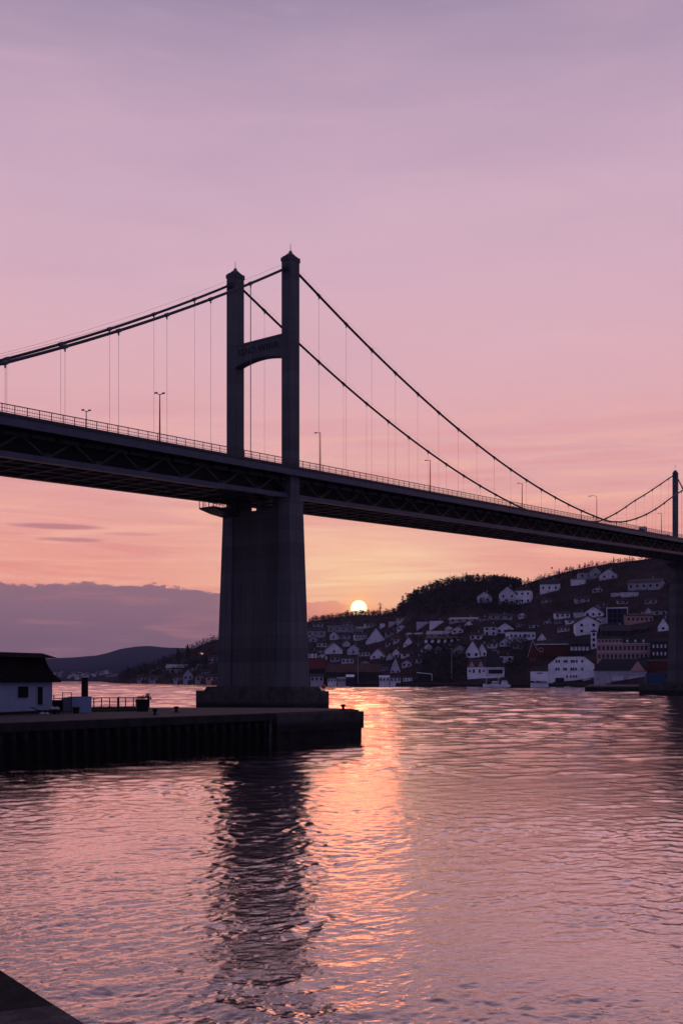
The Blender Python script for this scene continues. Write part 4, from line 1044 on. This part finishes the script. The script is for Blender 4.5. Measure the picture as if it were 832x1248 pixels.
def tower(t, ztop, base_z, colbase, platform=True, ws=1.0):
    tw = empty('tower', (t, 0, 0)); tw.parent = BR
    zs = ZD(t)-5.9                                   # where the wide columns end
    for s, out in ((0.0, -1), (SW, 1)):
        lg = MB(); lg.frus((-1.3*ws, 1.3*ws, s-1.05*ws, s+1.05*ws), (-1.3*ws, 1.3*ws, s-1.05*ws, s+1.05*ws), zs+.003, ztop)
        # shallow corner chamfer strips and recessed panel line
        leg = lg.build('leg', M['concrete'], tw)
        cp = MB()
        if ws < 1: cp.frus((-1.1, 1.1, s-.9, s+.9), (-.4, .4, s-.35, s+.35), ztop+.003, ztop+1.2)
        else: cp.frus((-1.42, 1.42, s-1.17, s+1.17), (-1.42, 1.42, s-1.17, s+1.17), ztop+.003, ztop+.45)
        if ws == 1:
            cp.frus((-1.34, 1.34, s-1.09, s+1.09), (-1.05, 1.05, s-.85, s+.85), ztop+.453, ztop+1.0)
            cp.frus((-.95, .95, s-.78, s+.78), (-.32, .32, s-.28, s+.28), ztop+1.003, ztop+1.65)
            cp.box(-.22, .22, s-.22, s+.22, ztop+1.653, ztop+2.0)
            for a in range(-2, 3):
                for b_ in (-1.38, 1.38): cp.box(a*.56-.13, a*.56+.13, s+b_*.83-.14, s+b_*.83+.14, ztop+.453, ztop+.75)
            for a in range(-1, 2):
                for b_ in (-1.36, 1.36): cp.box(b_-.14, b_+.14, s+a*.56-.13, s+a*.56+.13, ztop+.453, ztop+.75)
        cap = cp.build('cap', M['concrete'], leg)
        MB().tube([(0, s, ztop+2.0), (0, s, ztop+3.4)], [.07, .04], 6).build('finial', M['cable'], leg)
        MB().tube([(-1.9, s, cz(t-1.9)), (-1.25, s, cz(t-1.25))], .52, 10).build('cable_collar', M['cable'], leg)
        MB().tube([(1.25, s, cz(t+1.25)), (1.9, s, cz(t+1.9))], .45, 10).build('cable_collar', M['cable'], leg)
        # wide tapered column
        i0 = s+1.15 if out < 0 else s-1.15
        ob, ot = s+out*2.3, s+out*1.35
        r0 = (-2.7, 2.7, min(i0, ob), max(i0, ob)); r1 = (-1.95, 1.95, min(i0, ot), max(i0, ot))
        cb = MB(); cb.frus(r0, r1, base_z, zs); cb.frus((r1[0]-.1,r1[1]+.1,r1[2]-.1,r1[3]+.1), (r1[0]-.1,r1[1]+.1,r1[2]-.1,r1[3]+.1), zs-.55, zs-.0)
        cb.build('column', M['concrete'], tw)
    zw = zs-1.35
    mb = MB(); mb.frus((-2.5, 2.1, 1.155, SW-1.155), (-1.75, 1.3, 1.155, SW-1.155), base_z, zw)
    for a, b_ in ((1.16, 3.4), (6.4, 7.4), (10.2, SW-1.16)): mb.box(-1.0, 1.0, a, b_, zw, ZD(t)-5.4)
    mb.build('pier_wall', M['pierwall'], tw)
    # portal beam with arched soffit
    if t < 100:
        zb = ztop-13.2; nseg = 14; vs, fs = [], []
        for i in range(nseg+1):
            f_ = i/nseg; s = 1.052+(SW-2.104)*f_; zl = zb-4.2+.9*math.sin(PI*f_)**.8
            for xx in (-1.305, .6): vs += [(xx, s, zl), (xx, s, zb)]
        for i in range(nseg):
            a = i*4; fs += [(a+4,a,a+1,a+5),(a+2,a+6,a+7,a+3),(a,a+4,a+6,a+2),(a+1,a+3,a+7,a+5)]
        fs += [(0,2,3,1),(nseg*4,nseg*4+1,nseg*4+3,nseg*4+2)]
        pb = MB().add(vs, fs).build('portal_beam', M['concrete'], tw)
        mb = MB(); mb.box(-1.40, -1.30, .95, SW-.95, zb-.35, zb+.0); mb.build('moulding', M['concrete'], pb)
        cu = bpy.data.curves.new('lettering', 'FONT'); cu.body = 'SSND WHIA'; cu.size = 1.75; cu.extrude = .03; cu.align_x = 'CENTER'; cu.space_character = 1.05
        to = bpy.data.objects.new('tmp', cu); COL.objects.link(to)
        me = bpy.data.meshes.new_from_object(to.evaluated_get(bpy.context.evaluated_depsgraph_get())); bpy.data.objects.remove(to)
        me.materials.clear(); lo = link('lettering', me, M['black'], pb)
        lo.matrix_local = Matrix(((0,0,-1,-1.33),(-1,0,0,SW/2),(0,1,0,zb-2.25),(0,0,0,1)))
    # footing
    mb = MB(); a, b_, c, d, zt_ = colbase
    mb.box(a, b_, c, d, -3, zt_); mb.build('footing', M['footing'], tw)
    MB().frus((-4.2, 4.2, -4.0, SW+4.2), (-3.9, 3.9, -3.6, SW+3.8), zt_+.003, base_z+.1).build('plinth', M['footing'], tw)
    if platform:
        mb = MB(); z = ZD(t)-6.9; x0, x1, y0, y1 = -8.6, -1.6, SW-2.4, SW+1.2
        mb.box(x0, x1, y0, y1, z-.25, z); mb.hexa([(x0+3,y0,z-.8),(x1,y0,z-1.1),(x1,y1,z-1.1),(x0+3,y1,z-.8)], [(x0,y0,z-.26),(x1,y0,z-.26),(x1,y1,z-.26),(x0,y1,z-.26)])
        for k in range(9):
            xx = x0+.1+k*(x1-x0-.2)/8
            for yy in (y0+.05, y1-.05): mb.bar((xx,yy,z),(xx,yy,z+1.2),.07)
        for yy in (y0+.05, y1-.05): mb.bar((x0,yy,z+1.35),(x1,yy,z+1.35),.10)
        for k in range(4): mb.bar((x0+.1,y0+k*(y1-y0)/3,z),(x0+.1,y0+k*(y1-y0)/3,z+1.35),.10)
        mb.build('inspection_platform', M['steel'], tw)
    return tw
tower(0, 82.6, 4.9, (-5, 5, -5, 19, 4.2))
tower(254, 86.4, 4.9, (-9, 9, -11, 24.6, 4.3), ws=.78)
# unseen anchor block at the left end
MB().box(-150, -128, -3, SW+3, 0, ZD(-135)-5.5).build('abutment', M['footing'], BR)

def bridge_pt(t, s, z=0): 
    v = Matrix.Rotation(ROT, 3, 'Z') @ Vector((t, s, 0)); return Vector((-9.3+v.x, 188.25+v.y, z))
def street_lamp(t, s, h, kind, label):
    p = bridge_pt(t, s, ZD(t)); o = empty('street_lamp', p, ROT, label=label, cat='street lamp', group='street lamps on the bridge')
    sg = 1 if s < 6 else -1
    MB().tube([(0,0,-.3),(0,0,h*.5),(0,0,h)], [.13, .10, .07], 8).build('pole', M['lampmetal'], o)
    if kind == 'double':
        MB().tube([(0,-.7,h+.0),(0,0,h-.12),(0,.7,h+.28)], .06, 6).build('arm', M['lampmetal'], o)
        for yy, zz in ((-.8,h+.02),(.85,h+.34)): MB().box(-.12, .12, yy-.25, yy+.25, zz-.09, zz+.09).build('lamp_head', M['lampmetal'], o)
    elif kind == 'hook':
        MB().tube([(0,0,h)]+[(0,sg*1.1*math.sin(a)**1.0*1.0,h+.55*math.sin(a)) for a in (.4,.9,1.5)]+[(0,sg*1.9,h+.42)], .06, 6).build('arm', M['lampmetal'], o)
        MB().box(-.16, .16, min(sg*1.7,sg*2.5), max(sg*1.7,sg*2.5), h+.30, h+.46).build('lamp_head', M['lampmetal'], o)
    else:
        MB().tube([(0,0,h-.1),(0,sg*.9,h+.1)], .05, 6).build('arm', M['lampmetal'], o)
        MB().box(-.14, .14, min(sg*.8,sg*1.3), max(sg*.8,sg*1.3), h+.02, h+.16).build('lamp_head', M['lampmetal'], o)
    return o
street_lamp(-33.9, -1.4, 7.5, 'double', 'two-armed street lamp left of the tall tower, whole pole showing')
street_lamp(-34.8, 14.8, 7.2, 'double', 'two-armed street lamp mostly sunk behind the deck edge at far left')
street_lamp(7.1, -1.4, 7.4, 'short', 'single street lamp close to the right of the tall tower')
street_lamp(46.6, -1.4, 7.0, 'short', 'street lamp where the far cable sinks toward the deck')
street_lamp(91.2, -1.4, 6.6, 'short', 'street lamp on the deck about midway between the two towers')
street_lamp(139.5, -1.4, 7.6, 'hook', 'street lamp with a curved hook top near the lowest point of the cables')
street_lamp(194.9, -1.4, 7.2, 'short', 'street lamp just left of the far right tower')
street_lamp(166, 14.8, 7.2, 'short', 'short looking street lamp behind the cables where they touch the deck')

def deck_vehicle(t, s, L_, H_, W_, col, name, label, cat):
    p = bridge_pt(t, s, ZD(t)+.03); o = empty(name, p, ROT, label=label, cat=cat); o.rotation_euler = Matrix.Rotation(ROT, 3, 'Z').to_euler(); 
    if cat == 'truck':
        bd = MB(); bd.box(-L_/2, L_/2-2.3, -W_/2, W_/2, .9, 1.15); bd.box(-L_/2, L_/2-2.3, -W_/2, -W_/2+.06, 1.15, 1.65); bd.box(-L_/2, L_/2-2.3, W_/2-.06, W_/2, 1.15, 1.65); bd.build('flatbed', M['darkwall'], o)
        MB().frus((L_/2-2.1, L_/2, -W_/2, W_/2), (L_/2-2.1, L_/2-.5, -W_/2+.1, W_/2-.1), .7, H_).build('cab', M[col], o)
        MB().box(L_/2-1.4, L_/2-.55, -W_/2-.02, W_/2+.02, H_*.55, H_*.82).build('window', M['window'], o)
        MB().box(-L_/2, L_/2-.3, -.5, .5, .55, .9-.003).build('chassis', M['black'], o)
    else:
        prof = [(-L_/2,.35),(L_/2,.35),(L_/2,.8),(L_/2-1.1,.95),(L_/2-1.8,H_),(-L_/2+.9,H_),(-L_/2+.2,.95),(-L_/2,.9)]
        n = len(prof); MB().add([(x,-W_/2,z) for x, z in prof]+[(x,W_/2,z) for x, z in prof], [tuple(range(n)), tuple(reversed(range(n,2*n)))]+[(i,i+n,(i+1)%n+n,(i+1)%n) for i in range(n)]).build('body', M[col], o)
        MB().box(-L_/2+.9, L_/2-1.9, -W_/2-.01, W_/2+.01, 1.0, H_-.12).build('window', M['window'], o)
    for xx in (-L_/2+1.0, L_/2-1.0):
        for yy in (-W_/2+.15, W_/2-.15):
            MB().tube([(xx,yy-.14,.45 if cat == 'truck' else .33),(xx,yy+.14,.45 if cat == 'truck' else .33)], .45 if cat == 'truck' else .33, 12).build('wheel', M['tyre'], o)
deck_vehicle(188, 3.4, 7.5, 2.9, 2.3, 'white', 'truck', 'low flatbed truck with a white cab crossing the bridge before the far tower', 'truck')
deck_vehicle(214, 3.4, 4.6, 1.55, 1.8, 'white', 'car', 'white car on the bridge between the truck and the far tower', 'car')
deck_vehicle(150, 3.6, 4.6, 1.6, 1.8, 'grey', 'car', 'grey car on the bridge left of the truck', 'car')

# ------------------------------------------------------------------ dock at the left
ZK = 3.08
A = Vector((-57.5, 42.6, 0)); B = Vector((1.89, 113.0, 0)); dv = (B-A).normalized(); nv = Vector((dv.y, -dv.x, 0))   # nv points to the water
DK = empty('dock', (A.x, A.y, 0), math.atan2(dv.y, dv.x), label='long concrete dock on dark piles reaching out at the left', cat='dock')
LN = (B-A).length
inv = Matrix.Rotation(-math.atan2(dv.y, dv.x), 3, 'Z')
def dl(x, y): v = inv @ Vector((x-A.x, y-A.y, 0)); return (v.x, v.y)
back = [dl(1.1, 117.0), dl(-5, 120.5), dl(-34, 122), dl(-80, 122), dl(-80, 40)]
MB().prism([(0,0),(LN,0)]+back, ZK-.5, ZK).build('deck', M['dock'], DK)
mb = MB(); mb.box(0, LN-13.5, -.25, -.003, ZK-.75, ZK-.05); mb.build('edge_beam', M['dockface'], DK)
mb = MB(); mb.box(-.5, LN-13.5, .55, 1.0, -2, ZK-.503); mb.prism([(LN-3,1.2),(LN-.3,1.2)]+[dl(-.5,116.0), dl(-8,119.0)], -2, ZK-.503); mb.build('pile_gap_backing', M['void'], DK)  # dark backing sheet, painted as the shade between the piles
mb = MB(); mb.box(LN-13.4, LN+.25, -.5, -.002, 1.1, ZK-.16); mb.box(LN+.002, LN+.25, 0, 3.6, 1.1, ZK-.16); mb.box(LN-13.2, LN+.12, -.3, .5, -2, 1.097); mb.build('fender_block', M['footing'], DK)
k = 0; x = LN-14.5
while x > 4:
    m_ = MB(); m_.tube([(x, .25, -2), (x, .25, ZK-.504)], .21, 8); m_.build('pile', M['pile'], DK, True); x -= 1.12; k += 1

def bollard(x, y, D, label):
    p = at(x, y, D); p.z = ZK
    o = empty('bollard', p, 0, label=label, cat='bollard', group='mooring bollards on the dock')
    MB().lathe([(.24,0),(.24,.08),(.16,.12),(.15,.38),(.26,.44),(.28,.56),(.14,.62)], n=14).build('post', M['black'], o, True)
    MB().lathe([(.36,0),(.36,.04),(.3,.05)], (0,0,.0), 14).build('base_plate', M['black'], o)
bollard(189, 874, 96.5, 'small black mooring bollard on the dock edge left of the bridge pier')
bollard(215, 868, 104, 'small black mooring bollard farther back on the dock by the pier footing')
bollard(418, 865.5, 112.0, 'black mooring bollard on the outer end of the dock')

# hut
HU = Vector((.45, .893, 0)).normalized(); HP = Vector((-28.6, 102, ZK))
hut = empty('dock_hut', HP, math.atan2(HU.y, HU.x), label='white hut with a curved black roof at the left edge on the dock', cat='hut')
HL, HD_ = 19.0, 7.0                      # local x runs from -HL to 0, local y 0..HD_ away
MB().box(-HL, 0, 0, HD_, .30, 3.15).build('wall', M['hut'], hut)
MB().box(-HL-.1, .1, -.1, HD_+.1, 0, .297).build('plinth', M['black'], hut)
rings = [(3.05, .62), (3.25, .60), (3.5, .36), (3.9, .08), (4.5, -.22), (5.1, -.42), (5.45, -.48)]
v, f = [], []
for z, of in rings: v += [(-HL-of, -of, z), (of, -of, z), (of, HD_+of, z), (-HL-of, HD_+of, z)]
for i in range(len(rings)-1):
    for k in range(4): a = i*4+k; b_ = i*4+(k+1) % 4; f.append((a, b_, b_+4, a+4))
f.append((3,2,1,0)); q = (len(rings)-1)*4; f.append((q,q+1,q+2,q+3))
roof = MB().add(v, f).build('roof', M['hutroof'], hut)
MB().frus((-HL-.1, .55, -.25, HD_+.25), (-HL+.2, .2, 1.5, HD_-1.5), 5.453, 5.95).build('roof_cap', M['hutroof'], roof)
def hut_win(k0, k1, z0, z1, name, lab=None):
    o = MB().box(-k1, -k0, -.03, .02, z0-ZK, z1-ZK).build(name, M['window'], hut)
    fm = MB(); t_ = .06; a, b_, c, d = -k1, -k0, z0-ZK, z1-ZK
    fm.box(a-t_, b_+t_, -.06, .0, d+.002, d+t_); fm.box(a-t_, b_+t_, -.08, .0, c-t_, c-.002); fm.box(a-t_, a-.002, -.06, .0, c, d); fm.box(b_+.002, b_+t_, -.06, .0, c, d)
    fm.build('frame', M['hut'], o)
hut_win(3.35, 4.7, 4.66, 5.75, 'window'); hut_win(1.4, 2.1, 3.95, 5.7, 'door')
hut_win(8.5, 9.9, 4.66, 5.75, 'window')

# white cabinet with black flue
p = at(98, 827, 104); cb = empty('equipment_cabinet', (p.x, p.y, ZK), .35, label='white box-like cabinet on the dock carrying a black flue', cat='cabinet')
MB().box(-1.05, 1.05, -.6, .6, 0, 1.52).build('body', M['hut'], cb)
MB().box(-1.1, 1.1, -.65, .65, 1.523, 1.6).build('lid', M['hut'], cb)
MB().box(-.95, -.1, -.62, -.6, .15, 1.4).build('door', M['hut'], cb)
fl = MB(); fl.lathe([(.34,1.6),(.34,3.35),(.38,3.36),(.38,3.5),(.30,3.52)], (.45,0,0), 16); fl.build('flue', M['black'], cb)
p = at(93, 827, 101); o = empty('waste_bin', (p.x, p.y, ZK), .2, label='small black bin before the white cabinet', cat='bin')
MB().frus((-.28,.28,-.25,.25), (-.33,.33,-.3,.3), 0, .55).build('body', M['black'], o); MB().box(-.35, .35, -.32, .32, .553, .62).build('lid', M['black'], o)
p = at(82, 827, 102.5); o = empty('garden_gate', (p.x, p.y, ZK), .35, label='dark framed gate panel left of the white cabinet', cat='gate')
mb = MB()
for xx in (-.42, .42): mb.box(xx-.04, xx+.04, -.04, .04, 0, 2.05)
mb.box(-.42, .42, -.035, .035, 1.97, 2.04); mb.box(-.42, .42, -.035, .035, .05, .12); mb.build('frame', M['black'], o)
MB().box(-.37, .37, -.012, .012, .13, 1.55).build('panel', material('gate_panel', (.09,.10,.14), .7, .2, 3), o)
# low dark shelter with light things behind hut corner
p = at(71, 827, 106); o = empty('low_wall', (p.x, p.y, ZK), .45, label='low dark wall between the hut corner and the gate', cat='wall')
MB().box(-.95, .95, -.2, .2, 0, 1.15).build('wall', M['black'], o); MB().box(-1.0, 1.0, -.24, .24, 1.153, 1.22).build('coping', M['dockface'], o)
# handcart with pale load
p = at(61, 827, 98.2); o = empty('handcart', (p.x, p.y, ZK), .75, label='low black handcart with pale sacks beside the hut', cat='cart')
MB().box(-1.15, 1.15, -.4, .4, .32, .42).build('bed', M['black'], o); mb = MB(); mb.tube([(-1.15,-.3,.38),(-1.9,-.2,.75)], .03, 5); mb.tube([(-1.15,.3,.38),(-1.9,.2,.75)], .03, 5); mb.build('handle', M['black'], o)
for xx in (-.7, .7):
    for yy in (-.42, .42): MB().tube([(xx,yy-.05,.19),(xx,yy+.05,.19)], .19, 12).build('wheel', M['tyre'], o)
def sack(x, D, s, z, label, rz=0):
    p = at(x, 827, D); o = MB().lathe([(.12,0),(.26,.05),(.30,.2),(.22,.36),(.08,.44),(.12,.5)], n=10).build('sack', M['rope'], smooth=True)
    o.location = (p.x, p.y, ZK+z); o.scale = (s*1.3, s, s*.8); o.rotation_euler = (0, 0, rz); tag(o, label, 'sack', 'pale sacks by the hut')
sack(64.5, 98.5, .85, .42, 'pale sack lying on the handcart nearer its middle'); sack(69.5, 98.6, .8, .42, 'pale sack lying on the right end of the handcart')
sack(51.8, 97.2, .7, 0, 'small pinkish sack standing on the dock at the left wheel of the handcart'); sack(57.5, 97.4, .6, 0, 'small grey sack standing on the dock under the handcart')
# railing at the back of the dock
rl = empty('dock_railing', (0,0,0), 0, label='thin dark railing along the back of the dock behind the grass', cat='railing')
Pa = at(66, 827, 112); Pb = at(124, 827, 116.5); Pc = at(182, 827, 118)
mb = MB()
for a, b_ in ((Pa, Pb), (Pb, Pc)):
    for h in (1.25, .82): mb.bar((a.x,a.y,ZK+h), (b_.x,b_.y,ZK+h), .075 if h > 1 else .05)
mb.build('rail', M['black'], rl)
for k in range(13):
    f_ = k/12; q = Pa.lerp(Pb, f_*2) if f_ < .5 else Pb.lerp(Pc, f_*2-1)
    MB().box(q.x-.05, q.x+.05, q.y-.05, q.y+.05, ZK, ZK+1.25+(.35 if k == 0 else 0)).build('post', M['black'], rl)
# post nearer, part of dock
p = at(145, 827, 106.5); o = MB().box(-.06, .06, -.06, .06, 0, 1.55).build('marker_post', M['black']); o.location = (p.x, p.y, ZK)
tag(o, 'single thin dark post standing before the dock railing', 'post')
# grass bed
g = [at(108,0,105), at(166,0,108), at(170,0,115.5), at(110,0,113.5)]
mb = MB(); mb.prism([(q.x,q.y) for q in g], ZK+.004, ZK+.22); r = random.Random(3)
for i in range(2200):
    a, b_ = r.random(), r.random(); q = g[0].lerp(g[1], a).lerp(g[3].lerp(g[2], a), b_)
    h = r.uniform(.08, .2); an = r.uniform(0, 6.28); dx_ = .03*math.cos(an); dy_ = .03*math.sin(an)
    mb.add([(q.x-dx_,q.y-dy_,ZK+.2),(q.x+dx_,q.y+dy_,ZK+.2),(q.x+r.uniform(-.06,.06),q.y,ZK+.22+h)], [(0,1,2)])
tag(mb.build('grass', M['grassm']), 'strip of dull green grass on the dock', 'grass', kind='stuff')
# tub planter with a shrub
p = at(173.5, 827, 107.5); o = empty('plant_tub', (p.x, p.y, ZK), .3, label='square black tub with a leafy plant at the end of the railing', cat='planter')
MB().frus((-.55,.55,-.5,.5), (-.66,.66,-.6,.6), 0, 1.15).build('tub', M['black'], o); MB().box(-.7, .7, -.64, .64, 1.153, 1.25).build('rim', M['black'], o)
mb = MB(); r = random.Random(9)
for c_ in ((-.35,0,1.4),(.1,.1,1.45),(.5,0,1.5),(.75,0,1.35),(.62,0,1.7)): leaf_cloud(mb, c_, .28, .25, .2, 60, .055, r)
mb.build('foliage', M['leaf2'], o)
mb = MB()
for k in range(6): mb.tube([(.1*k-.2,0,1.2),(.16*k-.3,0,1.65)], .015, 4)
mb.build('stem', M['bark'], o)
# lantern on pier plinth
q = bridge_pt(-1.0, -5.0+.7, 4.2); q = bridge_pt(4.0, -4.55, 4.205)
o = empty('navigation_lantern', q, 0, label='small orange and white lantern on the corner of the pier footing', cat='lantern')
MB().lathe([(.35,0),(.35,.12),(.12,.16),(.12,.5)], n=12).build('stand', M['white'], o)
MB().lathe([(.34,.5),(.36,.6),(.36,1.05),(.2,1.25)], n=12).build('housing', M['orange'], o)

# ------------------------------------------------------------------ near quay corner at the bottom left
zq = CH-1.6
e0 = Vector((-5.2, 9.97, 0)); e1 = Vector((-1.40, 5.045, 0)); e2 = Vector((-.35, 3.69, 0)); e3 = Vector((.9, 2.07, 0)); wv = Vector((-.80, -.60, 0))
NQ = empty('near_quay', (0,0,0), 0, label='corner of a dark quay with a pale coping slab at the bottom left', cat='quay')
MB().prism([(e0.x,e0.y),(-9.5,9.6),(-9.5,4.0),(-2.6,4.55),(e1.x,e1.y-.006)], zq-.5, zq).build('dark_slab', M['quaydark'], NQ)
MB().prism([(e1.x+.0,e1.y-.012),(-2.6,4.54),(-9.5,3.98),(-9.5,-1.5),(3.2,-1.5),(e3.x,e3.y)], zq-.5, zq+.004).build('coping_slab', M['quay'], NQ)
MB().prism([(e0.x-.05,e0.y-.06),(-9.4,9.5),(-9.4,-1.4),(3.1,-1.4),(e3.x-.06,e3.y-.06)], -3, zq-.504).build('wall', M['dockface'], NQ)

# ------------------------------------------------------------------ evening haze over the fjord
hm = bpy.data.materials.new('haze'); hm.use_nodes = True; hn = hm.node_tree
for n_ in list(hn.nodes):
    if n_.type == 'BSDF_PRINCIPLED': hn.nodes.remove(n_)
pv = hn.nodes.new('ShaderNodeVolumePrincipled'); pv.inputs['Color'].default_value = (.74,.78,1,1); pv.inputs['Density'].default_value = 3.6e-5; pv.inputs['Anisotropy'].default_value = .0
hn.links.new(pv.outputs[0], hn.nodes['Material Output'].inputs['Volume'])
hz = MB().box(-9000, 9000, -3000, 8500, -24, 330).build('haze', hm); tag(hz, kind='stuff')

# ------------------------------------------------------------------ render settings
scene.view_settings.view_transform = 'Standard'; scene.view_settings.look = 'None'
scene.view_settings.exposure = 0; scene.view_settings.gamma = 1; scene.view_settings.use_curve_mapping = False
scene.render.engine = 'CYCLES'; c = scene.cycles
c.max_bounces = 6; c.diffuse_bounces = 2; c.glossy_bounces = 4; c.sample_clamp_indirect = 4; c.sample_clamp_direct = 6
c.use_denoising = True; c.use_adaptive_sampling = True; c.adaptive_threshold = .015
